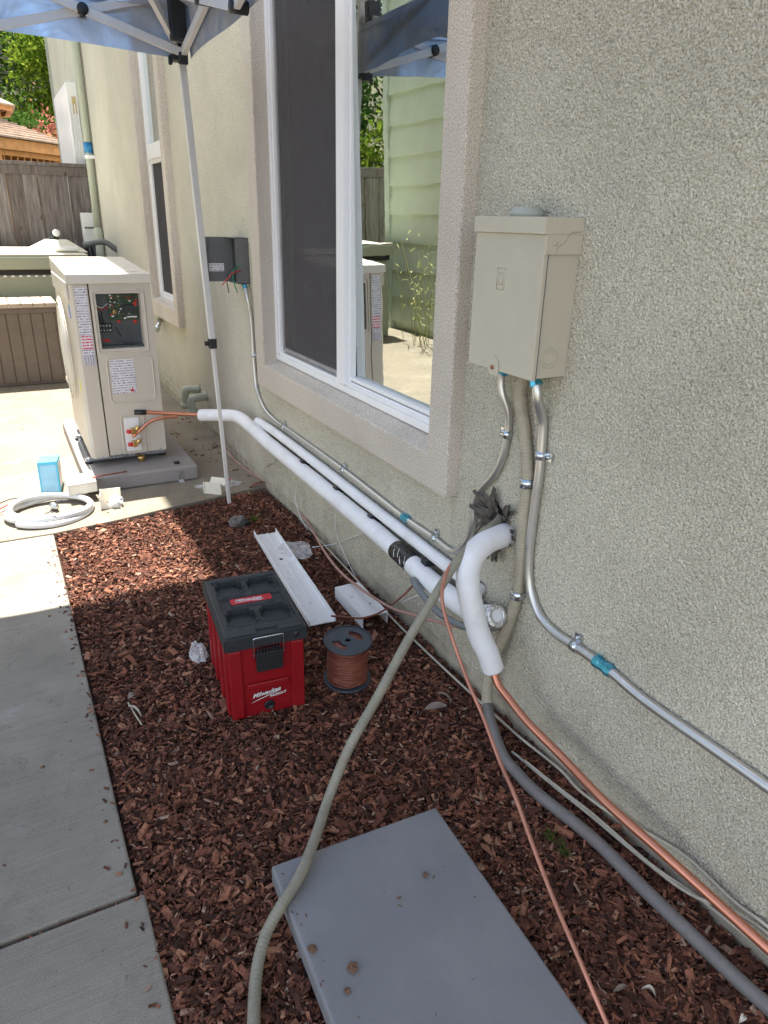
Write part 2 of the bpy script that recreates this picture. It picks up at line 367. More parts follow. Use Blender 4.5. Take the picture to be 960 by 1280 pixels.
def canopy_mat():
    m = bpy.data.materials.new('canopy_fabric'); m.use_nodes = True; nt = m.node_tree; nt.nodes.clear()
    co = node(nt, 'ShaderNodeTexCoord').outputs['Object']
    n = ramp(nt, noise_(nt, co, 3, 4), [(.35, (.33, .33, .345)), (.65, (.56, .56, .575))])
    d = node(nt, 'ShaderNodeBsdfDiffuse'); t = node(nt, 'ShaderNodeBsdfTranslucent'); t.inputs[0].default_value = (.14, .27, .55, 1)
    nt.links.new(n, d.inputs[0])
    bp = node(nt, 'ShaderNodeBump'); bp.inputs['Distance'].default_value = .03
    nt.links.new(noise_(nt, co, 5, 3, .6, .6), bp.inputs['Height']); nt.links.new(bp.outputs[0], d.inputs['Normal']); nt.links.new(bp.outputs[0], t.inputs['Normal'])
    mx = node(nt, 'ShaderNodeMixShader'); nt.links.new(ramp(nt, noise_(nt, co, 1.6, 5, .6, 1.2), [(.4, (.10,) * 3), (.62, (.50,) * 3)]), mx.inputs[0])
    nt.links.new(d.outputs[0], mx.inputs[1]); nt.links.new(t.outputs[0], mx.inputs[2])
    o = node(nt, 'ShaderNodeOutputMaterial'); nt.links.new(mx.outputs[0], o.inputs[0]); return m
M['canopy'] = canopy_mat()
def bag_mat():
    m = bpy.data.materials.new('clear_plastic_bag'); m.use_nodes = True; nt = m.node_tree; nt.nodes.clear()
    co = node(nt, 'ShaderNodeTexCoord').outputs['Object']
    g = node(nt, 'ShaderNodeBsdfGlossy'); g.inputs['Roughness'].default_value = .15
    d = node(nt, 'ShaderNodeBsdfDiffuse'); d.inputs[0].default_value = (.75, .74, .76, 1)
    t = node(nt, 'ShaderNodeBsdfTransparent')
    a = node(nt, 'ShaderNodeMixShader'); a.inputs[0].default_value = .2; nt.links.new(d.outputs[0], a.inputs[1]); nt.links.new(g.outputs[0], a.inputs[2])
    b = node(nt, 'ShaderNodeMixShader'); nt.links.new(ramp(nt, noise_(nt, co, 22, 4, .7, 1.0), [(.3, (.15,) * 3), (.65, (.65,) * 3)]), b.inputs[0])
    nt.links.new(t.outputs[0], b.inputs[1]); nt.links.new(a.outputs[0], b.inputs[2])
    o = node(nt, 'ShaderNodeOutputMaterial'); nt.links.new(b.outputs[0], o.inputs[0]); return m
M['bag'] = bag_mat()
def print_mat(name, lines=70, paper=(.72, .70, .74), ink=(.18, .17, .24), dens=.5, red=None):
    m, nt, b, co = base(name)
    sx = node(nt, 'ShaderNodeSeparateXYZ'); nt.links.new(co, sx.inputs[0])
    row = math_(nt, 'GREATER_THAN', math_(nt, 'SINE', math_(nt, 'MULTIPLY', sx.outputs[2], lines * 6.283)), -.1)
    cb = node(nt, 'ShaderNodeCombineXYZ')
    nt.links.new(math_(nt, 'MULTIPLY', sx.outputs[0], 260), cb.inputs[0])
    nt.links.new(math_(nt, 'MULTIPLY', math_(nt, 'ROUND', math_(nt, 'MULTIPLY', sx.outputs[2], lines)), 7.3), cb.inputs[2])
    n = math_(nt, 'GREATER_THAN', noise_(nt, cb.outputs[0], 1.0, 3, .7), 1 - dens)
    f = math_(nt, 'MULTIPLY', row, n)
    nt.links.new(mixc(nt, f, paper, ink), b.inputs['Base Color']); b.inputs['Roughness'].default_value = .45; return m
M['print'] = print_mat('printed_label')
M['printred'] = print_mat('printed_label_red', 60, ink=(.6, .05, .1), dens=.55)
M['bars'] = None
def bars_mat():
    m, nt, b, co = base('bar_code')
    sx = node(nt, 'ShaderNodeSeparateXYZ'); nt.links.new(co, sx.inputs[0])
    cb = node(nt, 'ShaderNodeCombineXYZ'); nt.links.new(math_(nt, 'MULTIPLY', sx.outputs[0], 330), cb.inputs[0])
    f = math_(nt, 'GREATER_THAN', noise_(nt, cb.outputs[0], 1, 2), .5)
    nt.links.new(mixc(nt, f, (.75, .74, .76), (.12, .10, .2)), b.inputs['Base Color']); return m
M['bars'] = bars_mat()

# ------------------------------------------------ ground and terrain
def hill(x, y):
    d = max(0.0, y - 15.5); return -.16 + min(9.0, d * .42) + .25 * math.sin(x * .3 + y * .2) * min(1, d / 5)
g = MB()
xs = [-300, -120, -50, -30, -20] + [i * 1.0 for i in range(-16, 17)] + [20, 30, 50, 120, 300]
ys = [-300, -120, -40, -12, -6, -3, 0, 3, 6, 9, 12, 14, 15, 16] + [17 + i * 1.5 for i in range(20)] + [60, 120, 320]
g.grid(len(xs) - 1, len(ys) - 1, lambda u, v: (xs[round(u * (len(xs) - 1))], ys[round(v * (len(ys) - 1))], hill(xs[round(u * (len(xs) - 1))], ys[round(v * (len(ys) - 1))])))
tag(g.build('ground', M['terrain'], origin=(0, 0, 0)), 'dry soil ground rising to a hillside beyond the fence', kind='structure')

patio = bpy.data.objects.new('concrete_patio', None); link(patio); tag(patio, 'broomed concrete walkway and patio slabs along the house', kind='structure')
def slab(pts, m='conc', z1=0.0, jit=0.0):
    mb = MB(); mb.prism(pts, -.12, z1); return mb.build('slab', M[m], patio, bevel=.006, segs=2)
slab([(-2.1, -3.2), (.088, -3.2), (.090, -.98), (-2.1, -.98)])
slab([(-2.1, -.968), (.088, -.968), (.092, 1.336), (-2.1, 1.336)])
slab([(-2.1, 1.349), (.076, 1.349), (.077, 3.664), (-2.1, 3.664)])
slab([(-2.1, 3.676), (.079, 3.676), (.40, 3.722), (.723, 3.790), (1.16, 3.88), (1.285, 3.90), (1.285, 6.272), (-2.1, 6.272)], 'conc2', .001)
slab([(-2.1, 6.284), (1.285, 6.284), (1.285, 8.9), (-2.1, 8.9)], 'conc2', -.002)
slab([(-2.1, 8.912), (1.285, 8.912), (1.285, 10.9), (-2.1, 10.9)], 'conc2')
for k, (ya, yb) in enumerate(((-9, -6.1), (-6.09, -3.21), (-3.2, -.98), (-.968, 1.336), (1.358, 3.664), (3.676, 6.272))):
    if k < 2: slab([(-2.1, ya), (.088, ya), (.088, yb), (-2.1, yb)])
    slab([(-4.6, ya), (-2.11, ya), (-2.11, yb), (-4.6, yb)], 'conc2'); slab([(-7.1, ya), (-4.61, ya), (-4.61, yb), (-7.1, yb)], 'conc2')  # side slabs out of view, added so sunlit concrete bounces light onto the wall
# dirt that fills the open joint
d = MB()
for i in range(130):
    x = rnd.uniform(-.9, .09); y = 1.3425 + rnd.uniform(-.004, .004); s = rnd.uniform(.0015, .004)
    m = Matrix.Translation((x, y, -.014 + rnd.uniform(0, .006))) @ Matrix.Rotation(rnd.uniform(0, 6), 4, 'Z') @ Matrix.Rotation(rnd.uniform(-1, 1), 4, 'X')
    d.box(-s * 1.6, s * 1.6, -s * .6, s * .6, -s * .4, s * .4, m)
tag(d.build('joint_debris', M['mulch']), 'bark bits packed in the open slab joint', kind='stuff')

# mulch bed: soil base plus chips
def bedtop(x): return 3.664 + (x - .08) * .155 + (.05 if x > .7 else 0) * (x - .7)
def hum(x, y): return .011 * mnoise.noise(Vector((x * 3.1, y * 3.1, 0))) + .006 * mnoise.noise(Vector((x * 9, y * 9, 4)))
g = MB(); nx, ny = 60, 220
g.grid(nx, ny, lambda u, v: (.075 + u * 1.225, -3.2 + v * 7.1, -.038 + hum(.075 + u * 1.225, -3.2 + v * 7.1)))
tag(g.build('mulch_bed', M['soil'], origin=(0, 0, 0)), 'dark soil of the mulch bed', kind='structure')
N = 112000
cx = nr.uniform(.088, 1.272, N); t = nr.uniform(0, 1, N); cy = .42 + 3.45 * t ** 1.25
keep = cy < np.array([bedtop(x) for x in cx]) + .02 * nr.uniform(-1, 1, N)
cx, cy = cx[keep], cy[keep]; n = len(cx)
hz = np.array([hum(a, b) for a, b in zip(cx, cy)])
L = np.exp(nr.normal(math.log(.0072), .48, n)).clip(.004, .024); Wd = L * nr.uniform(.18, .5, n); T = Wd * nr.uniform(.25, .6, n)
big = nr.uniform(0, 1, n) > .985; L[big] *= 1.5
cz = -.030 + hz + nr.uniform(0, .024, n)
yaw = nr.uniform(0, 2 * np.pi, n); pit = nr.normal(0, .33, n); rol = nr.normal(0, .55, n)
u8 = np.array([(-1, -1, -1), (1, -1, -1), (1, 1, -1), (-1, 1, -1), (-1, -1, 1), (1, -1, 1), (1, 1, 1), (-1, 1, 1)], float)
V = u8[None] * np.stack([L, Wd, T], 1)[:, None, :]
V *= nr.uniform(.55, 1.15, V.shape)
def rot(V, ang, ax):
    c, s = np.cos(ang)[:, None], np.sin(ang)[:, None]; a, b = [(1, 2), (2, 0), (0, 1)][ax]
    va, vb = V[:, :, a].copy(), V[:, :, b].copy(); V[:, :, a] = va * c - vb * s; V[:, :, b] = va * s + vb * c
rot(V, rol, 0); rot(V, pit, 1); rot(V, yaw, 2)
V += np.stack([cx, cy, cz], 1)[:, None, :]
q = np.array([(0, 3, 2, 1), (4, 5, 6, 7), (0, 1, 5, 4), (2, 3, 7, 6), (1, 2, 6, 5), (0, 4, 7, 3)])
Fq = (q[None] + (np.arange(n) * 8)[:, None, None]).reshape(-1)
def fastmesh(name, V, Fi, k, m, smooth=False):
    me = bpy.data.meshes.new(name); V = np.ascontiguousarray(V, dtype=np.float32).reshape(-1); nf = len(Fi) // k
    me.vertices.add(len(V) // 3); me.vertices.foreach_set('co', V)
    me.loops.add(len(Fi)); me.loops.foreach_set('vertex_index', Fi.astype(np.int32))
    me.polygons.add(nf); me.polygons.foreach_set('loop_start', np.arange(0, nf * k, k, dtype=np.int32))
    me.polygons.foreach_set('loop_total', np.full(nf, k, dtype=np.int32))
    me.polygons.foreach_set('use_smooth', np.full(nf, smooth)); me.update(); me.validate(); me.materials.append(m); return me
co_ = link(bpy.data.objects.new('bark_mulch', fastmesh('bark_mulch', V, Fq, 4, M['mulch'])))
tag(co_, 'reddish brown bark chip mulch covering the bed beside the wall', 'mulch', kind='stuff')

# ------------------------------------------------ the house
house = thing('house', 'two storey house with sage green stucco wall and pale window surrounds', 'house', (1.275, 4, 0))
WX = 1.275
rs = np.random.RandomState(5)
def band(nz, ny, cell, f0, f1):
    a = rs.normal(size=(nz, ny)); Fz = np.fft.fftfreq(nz, cell)[:, None]; Fy = np.fft.fftfreq(ny, cell)[None]
    fr = np.sqrt(Fz ** 2 + Fy ** 2); wgt = np.exp(-((np.log(fr + 1e-6) - math.log(f0)) / f1) ** 2)
    b = np.real(np.fft.ifft2(np.fft.fft2(a) * wgt)); return b / b.std()
VV = []; FF = []; nb = 0
def patch(y0, y1, z0, z1, step, amp, fade=None):
    global nb
    ny = int((y1 - y0) / step) + 1; nz = int((z1 - z0) / step) + 1
    h = band(nz, ny, step, (105 if step < .003 else 75), .95) if step < .02 else np.zeros((nz, ny))
    h = np.clip(h, -2, 2.2) * amp
    Y, Z = np.meshgrid(np.linspace(y0, y1, ny), np.linspace(z0, z1, nz))
    ed = np.minimum(np.minimum(Y - y0, y1 - Y), np.minimum(Z - z0, z1 - Z)); h = h * np.clip(ed / .02, 0, 1)
    v = np.stack([np.full_like(Y, 0) - h, Y - 4, Z], -1).reshape(-1, 3)
    i = np.arange(nz * ny).reshape(nz, ny)
    f = np.stack([i[:-1, :-1], i[1:, :-1], i[1:, 1:], i[:-1, 1:]], -1).reshape(-1, 4) + nb
    VV.append(v); FF.append(f); nb += len(v)
S0 = .055
patch(.40, 1.90, S0, 2.15, .0027, .00150)
patch(1.90, 3.95, S0, .68, .0046, .0015)
patch(3.95, 4.95, S0, 2.6, .012, .0012)
patch(1.90, 1.97, .68, 6, .07, 0); patch(1.97, 3.68, .68, .77, .09, 0); patch(1.97, 3.68, 2.62, 6, .2, 0); patch(3.68, 3.95, .68, 2.6, .1, 0); patch(3.68, 4.95, 2.6, 6, .2, 0)
patch(.40, 1.90, 2.15, 6, .3, 0); patch(-8, .40, S0, 6, .5, 0)
patch(4.95, 5.82, S0, 6, .2, 0); patch(6.64, 13, S0, 6, .2, 0); patch(5.82, 6.64, S0, .83, .2, 0); patch(5.82, 6.64, 3.2, 6, .2, 0)
V = np.concatenate(VV); Fi = np.concatenate(FF).reshape(-1)
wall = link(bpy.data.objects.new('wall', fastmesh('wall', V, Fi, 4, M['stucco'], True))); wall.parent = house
b = MB(); b.box(.006, .25, -12, 9, -.4, S0 + .004); b.build('foundation', M['found'], house)
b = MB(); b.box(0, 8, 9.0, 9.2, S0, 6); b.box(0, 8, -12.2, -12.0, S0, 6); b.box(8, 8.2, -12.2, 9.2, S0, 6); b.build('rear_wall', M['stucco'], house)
b = MB(); b.box(-.563, 8.6, -12.6, 9.45, 5.75, 5.92); b.prism([(-.563, 0), (8.6, 0), (4, 1.8)], -9.45, 12.6, Matrix.Translation((0, 0, 5.92)) @ Matrix.Rotation(R_(90), 4, 'X')); b.build('roof', M['shingle'], house)
b = MB(); b.box(-.60, -.563, -12.6, 9.45, 5.70, 5.93); b.build('fascia', M['vinyl'], house)
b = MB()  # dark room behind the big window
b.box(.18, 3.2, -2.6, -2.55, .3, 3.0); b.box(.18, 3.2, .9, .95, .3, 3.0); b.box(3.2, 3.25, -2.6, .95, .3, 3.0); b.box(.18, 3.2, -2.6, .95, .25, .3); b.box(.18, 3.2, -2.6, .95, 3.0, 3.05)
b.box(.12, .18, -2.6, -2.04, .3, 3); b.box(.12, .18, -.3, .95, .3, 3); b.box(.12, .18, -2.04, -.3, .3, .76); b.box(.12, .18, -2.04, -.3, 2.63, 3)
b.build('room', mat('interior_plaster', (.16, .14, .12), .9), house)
# picture-frame surround, reveal going back to the frame
def surround(y0, y1, z0, z1, t0, t1, sill, front=-.05, back=.04, slope=.03):
    yi0, yi1, zi0, zi1 = y0 + t0, y1 - t1, z0 + sill, z1 - t0
    f = front; o = [(y0, z0), (y1, z0), (y1, z1), (y0, z1)]; i = [(yi0, zi0), (yi1, zi0), (yi1, zi1), (yi0, zi1)]
    v = [(f, y - 4, z) for y, z in o] + [(f, y - 4, z) for y, z in i] + [(.002, y - 4, z) for y, z in o] + \
        [(back, y - 4, z + (slope if k < 2 else 0)) for k, (y, z) in enumerate(i)]
    fc = []
    for k in range(4):
        l = (k + 1) % 4
        fc += [(k, 4 + k, 4 + l, l), (k, l, 8 + l, 8 + k), (4 + k, 12 + k, 12 + l, 4 + l)]
    m = MB(); m.add(v, fc); return m
sur = surround(1.85, 3.80, .645, 2.75, .125, .125, .125)
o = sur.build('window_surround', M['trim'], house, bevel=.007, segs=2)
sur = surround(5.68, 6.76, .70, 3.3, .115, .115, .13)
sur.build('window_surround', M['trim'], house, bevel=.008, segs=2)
# big window
win = bpy.data.objects.new('window', None); link(win); win.parent = house; win.location = (0, 0, 0)
def ring(y0, y1, z0, z1, wd, x0, x1):
    m = MB()
    m.box(x0, x1, y0, y1, z0, z0 + wd); m.box(x0, x1, y0, y1, z1 - wd, z1); m.box(x0, x1, y0, y0 + wd, z0 + wd, z1 - wd); m.box(x0, x1, y1 - wd, y1, z0 + wd, z1 - wd); return m
m = ring(-2.03, -.32, .80, 2.62, .030, .022, .075)
for s in ((0.034, .024), (.060, .036)):   # stepped tracks of the far jamb and sill
    m.box(s[1] + .004, .075, -.32 - s[0] - .016, -.32 - s[0], .835, 2.58); m.box(s[1] + .004, .075, -1.99, -.36, .796 + s[0], .812 + s[0])
m.build('frame', M['vinyl'], win, bevel=.003)
m = MB(); m.box(.012, .065, -1.205, -1.135, .835, 2.59); m.build('meeting_rail', M['vinyl'], win, bevel=.004)
m = ring(-2.0, -1.205, .83, 2.6, .022, .035, .065); m.build('sash', M['vinyl'], win, bevel=.003)
m = MB(); m.box(-.002, .002, -1.978, -1.205, .852 - 1.715, 2.578 - 1.715); o = m.build('pane', M['glass'], win); o.location = (.052, 0, 1.715); o.rotation_euler = (0, R_(-1.2), 0)   # the sash leans out a touch
m = MB(); m.box(.072, .076, -1.135, -.40, .85, 2.6); m.build('pane', M['glass'], win)
m = MB(); m.box(.040, .042, -1.135, -.425, .875, 2.57); m.build('insect_screen', M['screen'], win)
m = ring(-1.135, -.405, .858, 2.585, .018, .032, .046); m.build('screen_frame', mat('screen_frame_grey', (.30, .29, .30), .4), win, bevel=.002)
m = MB(); m.box(.10, .13, -1.26, -1.20, .83, 2.6); m.box(.085, .10, -1.245, -1.215, 1.62, 1.72); m.build('inner_stile', M['vinyl'], win, bevel=.003)
# tall narrow window
win = bpy.data.objects.new('window', None); link(win); win.parent = house
m = ring(1.79, 2.65, .83, 3.2, .04, .02, .075); m.build('frame', M['vinyl'], win, bevel=.004)
m = MB(); m.box(.012, .07, 1.83, 2.61, 1.92, 2.03); m.build('meeting_rail', M['vinyl'], win, bevel=.004)
m = ring(1.83, 2.61, .87, 1.92, .03, .03, .06); m.build('sash', M['vinyl'], win, bevel=.003)
m = MB(); m.box(.045, .05, 1.86, 2.58, .90, 1.89); m.build('insect_screen', M['screen'], win)
m = MB(); m.box(.05, .055, 1.83, 2.61, 2.03, 3.16); m.build('pane', M['glass'], win)
m = MB(); m.box(.16, .20, 1.0, 3.4, .5, 3.4); m.build('blind', mat('dark_blind', (.05, .05, .055), .8), win)
# white surround of the far window near the corner, with upright slats
m = MB(); m.box(-.125, 0, 6.35, 7.9, 1.6, 2.95)
lv = m.build('far_window_surround', M['vinyl'], house, bevel=.01)
for k in range(4):
    m = MB(); m.box(-.118 + k * .03, -.104 + k * .03, 6.335, 6.35, 1.62, 2.72); m.build('slat', M['white'], lv)
m = MB(); m.box(-.075, -.03, 6.342, 6.35, 2.62, 2.80); m.build('sticker', mat('tan_patch', (.55, .42, .22), .7), lv)
m = MB(); m.box(-.03, .02, 9.0, 9.06, S0, 5.7); m.build('corner_trim', M['greenpipe'], house)

# neighbour's lap sided house (seen mirrored in the window)
nb_ = thing('neighbour_house', 'pale green lap sided house seen reflected in the window glass', 'house', (-2.1, 8.9, 0))
m = MB(); m.box(-6, -.02, -4.6, 0, -.1, 6.2); m.build('wall_core', M['siding'], nb_)
for k in range(19):
    z = .1 + k * .335
    m = MB(); v = [(0.0, 0), (.038, 0), (.006, .345), (0, .345)]
    m.add([(a, yy, z + c) for yy in (-4.55, -.1) for a, c in v], [(0, 1, 2, 3), (4, 7, 6, 5), (0, 4, 5, 1), (1, 5, 6, 2), (2, 6, 7, 3), (3, 7, 4, 0)])
    m.build('siding_board', M['siding'], nb_)
m = MB(); m.box(-.05, .05, -.1, .02, -.1, 6.2); m.build('corner_board', mat('pale_corner_board', (.50, .58, .48), .5), nb_)
m = MB(); m.box(-6.3, .25, -4.8, .25, 6.2, 6.4); m.build('roof', M['shingle'], nb_)

# ------------------------------------------------ electrical boxes
bx = thing('electrical_enclosure', 'beige steel electrical enclosure with a round hub on top, mounted right of the big window', 'electrical box', (1.275, 1.535, 1.135))
m = MB(); m.box(-.100, 0, -.138, .138, .004, .378); m.build('back_box', M['box'], bx, bevel=.002)
m = MB(); m.box(-.112, -.098, -.141, .141, .0, .345); m.box(-.108, -.04, .1385, .142, 0, .345); m.build('cover', M['box'], bx, bevel=.003)
m = MB(); m.box(-.120, .0, -.144, .144, .345, .383); m.box(-.112, -.0, -.1445, -.141, .300, .3452); m.build('top_cap', M['box'], bx, bevel=.003)
m = MB(); m.box(-.1005, -.0985, -.1422, -.1395, .0, .31); m.build('cover_seam', M['boxg'], bx)
m = MB(); m.lathe([(0, 0), (.042, 0), (.042, .012), (.036, .016), (.036, .022), (0, .022)], 28, Matrix.Translation((-.055, .01, .383))); m.build('hub', M['hub'], bx)
for r in (.026, .017):
    m = MB(); m.tube([(-.06 + r * math.cos(a), -.139, .055 + r * math.sin(a)) for a in [i * math.pi / 12 for i in range(24)]], .0013, 6, closed=True); m.build('knockout', M['box'], bx)
m = MB()
for w2, h2 in ((.016, .026), (.009, .014)):
    m.tube([(-.112, .02 + a_, .235 + c_) for a_, c_ in ((-w2, -h2), (w2, -h2), (w2, h2), (-w2, h2))], .0012, 4, closed=True)
m.build('embossed_emblem', M['box'], bx)
m = MB(); m.add([(-.116, .02, .040), (-.116, .0, .028), (-.116, -.004, -.012), (-.116, .034, -.012), (-.116, .040, .02), (-.113, .02, .040), (-.113, .0, .028), (-.113, -.004, -.012), (-.113, .034, -.012), (-.113, .040, .02)],
    [(0, 1, 2, 3, 4), (9, 8, 7, 6, 5)] + [(i, (i + 1) % 5, 5 + (i + 1) % 5, 5 + i) for i in range(5)]); m.build('hasp', M['box'], bx)
m = MB(); m.lathe([(0, 0), (.006, 0), (.006, .003), (0, .004)], 12, Matrix.Translation((-.116, .02, .008)) @ Matrix.Rotation(R_(-90), 4, 'Y')); m.build('hasp_rivet', M['coppero'], bx)
m = MB(); m.tube(spline([(-.082, -.1447, .305), (-.075, -.1447, .318), (-.055, -.1447, .328), (-.040, -.1447, .348), (-.01, -.1447, .352)], .004), .0012, 5); m.build('paint_scratch', mat('scratch_paint', (.40, .33, .27), .6), bx)
m = MB(); m.lathe([(0, 0), (.005, 0), (.005, .002), (0, .003)], 10, Matrix.Translation((-.085, -.1445, .325)) @ Matrix.Rotation(R_(90), 4, 'X')); m.build('screw', M['box'], bx)

dx = thing('disconnect_box', 'small dark grey disconnect box with open cover and loose red, black and green wires', 'electrical box', (1.275, 4.0, 1.163))
m = MB(); m.box(-.003, 0, .0, .20, 0, .238); m.box(-.075, 0, 0, .003, 0, .238); m.box(-.075, 0, .197, .20, 0, .238); m.box(-.075, 0, 0, .2, .235, .238); m.box(-.075, 0, 0, .2, 0, .003)
m.build('housing', M['boxg'], dx)
m = MB(); m.box(-.19, -.035, .188, .194, .0, .238); m.box(-.19, -.184, .17, .19, 0, .238); o = m.build('cover', M['boxg'], dx, bevel=.002)
m = MB(); m.box(-.178, -.09, .186, .188, .055, .098); m.build('sticker', M['print'], o)
for nm, mt, pts in (('wire', 'redw', [(-.02, .05, .06), (-.06, -.01, .068), (-.11, -.03, .055), (-.165, -.02, -.005)]), ('wire', 'black', [(-.03, .05, .08), (-.08, -.01, .09), (-.12, -.02, .07), (-.137, -.02, .02), (-.13, -.02, -.045)]), ('wire', 'greenw', [(-.02, .06, .07), (-.06, .0, .093), (-.095, -.015, .07), (-.10, -.02, .02), (-.082, -.02, -.045)])):
    m = MB(); m.tube(spline(pts, .01), .0028, 8); m.build(nm, M[mt], dx)

# ------------------------------------------------ conduits on the wall
def strap_at(path, q, r, root, mt='zinc', ear=True, wd=.011):
    p, d = nearest(path, q); m = MB()
    F = frame_at(p, d, (1, 0, 0))
    m.lathe([(r, -wd), (r + .003, -wd), (r + .003, wd), (r, wd)], 16, F)
    if ear:
        e = d.cross(Vector((1, 0, 0))).normalized()
        if e.z < 0: e = -e
        c = p + e * (r + .013); c.x = WX - .006
        F2 = Matrix.Translation(c); m.box(-.004, .004, -wd, wd, -.012, .012, F2)
        m.lathe([(0, 0), (.006, 0), (.005, .006), (0, .007)], 8, Matrix.Translation(c - Vector((.004, 0, 0))) @ Matrix.Rotation(R_(-90), 4, 'Y'))
    world_part('strap', m, M[mt], root)
def coupling_at(path, q, r, root, L=.022, name='coupling'):
    p, d = nearest(path, q); F = frame_at(p, d)
    m = MB(); m.lathe([(r, -L), (r + .004, -L), (r + .004, -L * .4), (r + .002, -L * .35), (r + .002, L * .35), (r + .004, L * .4), (r + .004, L), (r, L)], 8, F, smooth=False)
    m.box(-.004, .004, r, r + .009, -L * .8, -L * .4, F)
    world_part(name, m, M['coup'], root)
def line(name, label, cat, pts, r, mt, loc=None, step=.015, seg=14, rf=None, group=None):
    root = thing(name, label, cat, loc or tuple(pts[0]), group=group)
    path = spline(pts, step); m = MB(); m.tube(path, r, seg, rf=rf); world_part(name.replace('wall_', '') + '_run' if False else 'tube', m, mt, root)
    return root, path
P1 = [(1.240, 1.595, 1.14), (1.240, 1.617, 1.094), (1.240, 1.607, 1.053), (1.255, 1.595, 1.006), (1.262, 1.595, 0.966), (1.262, 1.598, 0.915), (1.262, 1.609, 0.856), (1.262, 1.644, 0.791), (1.262, 1.700, 0.728), (1.262, 1.732, 0.667), (1.262, 1.731, 0.603), (1.262, 1.745, 0.544), (1.262, 1.790, 0.481), (1.262, 1.851, 0.448), (1.262, 1.974, 0.451), (1.262, 2.193, 0.448), (1.262, 2.731, 0.466), (1.262, 3.410, 0.470), (1.262, 3.619, 0.470), (1.262, 3.803, 0.495), (1.262, 3.919, 0.572), (1.262, 3.958, 0.703), (1.262, 3.974, 0.970), (1.250, 3.977, 1.079), (1.245, 4.02, 1.165)]
r1, path1 = line('wall_conduit', 'thin galvanised conduit sweeping along the wall from the beige enclosure to the small grey box', 'conduit', P1, .0112, M['emt'])
for q in ((1.262, 1.596, 0.928), (1.262, 1.947, 0.458), (1.262, 2.731, 0.466), (1.262, 3.494, 0.475), (1.262, 3.962, 0.771)): strap_at(path1, q, .0112, r1)
coupling_at(path1, (1.262, 2.180, 0.443), .0112, r1); coupling_at(path1, path1[1], .0112, r1, .016, 'connector'); coupling_at(path1, path1[-2], .0112, r1, .016, 'connector')
P2 = [(1.225, 1.468, 1.14), (1.225, 1.444, 1.105), (1.227, 1.438, 1.074), (1.240, 1.440, 1.047), (1.256, 1.442, 1.012), (1.260, 1.441, 0.967), (1.260, 1.439, 0.915), (1.260, 1.438, 0.845), (1.260, 1.441, 0.782), (1.260, 1.443, 0.695), (1.260, 1.442, 0.607), (1.260, 1.433, 0.540), (1.260, 1.410, 0.490), (1.260, 1.363, 0.445), (1.260, 1.297, 0.428), (1.260, 1.214, 0.431), (1.260, 1.090, 0.433), (1.260, 0.948, 0.422), (1.260, 0.630, 0.430), (1.260, 0.338, 0.426)]
r2, path2 = line('wall_conduit', 'wider galvanised conduit dropping from the beige enclosure and running low to the right edge', 'conduit', P2, .0135, M['emt'])
for q in ((1.260, 1.440, 0.917), (1.260, 1.218, 0.432)): strap_at(path2, q, .0135, r2)
coupling_at(path2, (1.260, 1.102, 0.433), .0135, r2, .030); coupling_at(path2, path2[1], .0135, r2, .018, 'connector')
rib = lambda s: 1 + .038 * math.sin(s * 2 * math.pi / .0095)
P3 = [(1.245, 1.512, 1.14), (1.245, 1.536, 1.072), (1.252, 1.512, 0.974), (1.256, 1.488, 0.875), (1.256, 1.478, 0.816), (1.256, 1.476, 0.708), (1.256, 1.472, 0.581), (1.256, 1.471, 0.461), (1.250, 1.493, 0.349), (1.240, 1.513, 0.267), (1.230, 1.532, 0.187), (1.220, 1.530, 0.114), (1.215, 1.514, 0.041)]
r3 = thing('flexible_conduit', 'ribbed beige flexible conduit between the two metal conduits, grey where it runs along the ground', 'conduit', tuple(P3[0]))
path3 = spline(P3, .0021); m = MB(); m.tube(path3, .0182, 12, rf=rib); world_part('upper_run', m, M['flexb'], r3)
P3b = [(1.215, 1.515, 0.047), (1.178, 1.440, 0.040), (1.139, 1.325, 0.018), (1.135, 1.245, 0.012), (1.137, 1.153, 0.012), (1.165, 0.969, 0.012), (1.169, 0.789, 0.012), (1.174, 0.638, 0.012), (1.178, 0.538, 0.012), (1.186, 0.447, 0.012), (1.183, 0.336, 0.012)]
m = MB(); m.tube(spline(P3b, .0021), .0172, 12, rf=lambda s: 1 + .012 * math.sin(s * 2 * math.pi / .0085)); world_part('lower_run', m, M['flexg'], r3)
for q in ((1.256, 1.483, 0.822), (1.256, 1.474, 0.467)): strap_at(path3, q, .0188, r3, ear=False, wd=.013)
# loose whip arching from the wall hole to the foreground
P4 = [(1.302, 1.636, 0.666), (1.260, 1.595, 0.662), (1.202, 1.563, 0.658), (1.143, 1.539, 0.643), (1.065, 1.515, 0.607), (1.000, 1.497, 0.548), (0.934, 1.478, 0.481), (0.868, 1.458, 0.415), (0.751, 1.407, 0.302), (0.646, 1.363, 0.204), (0.571, 1.325, 0.105), (0.488, 1.230, 0.080), (0.418, 1.155, 0.070), (0.353, 1.110, 0.055), (0.307, 1.078, 0.030), (0.267, 1.021, 0.012), (0.231, 0.933, 0.006), (0.202, 0.842, 0.006), (0.185, 0.736, 0.006)]
m = MB(); m.tube(spline(P4, .0025), .0133, 12, rf=lambda s: 1 + .036 * math.sin(s * 2 * math.pi / .0095))
tag(m.build('flexible_whip', M['flexv']), 'loose grey green ribbed hose arching from the wall hole down over the foreground slab corner', 'hose')

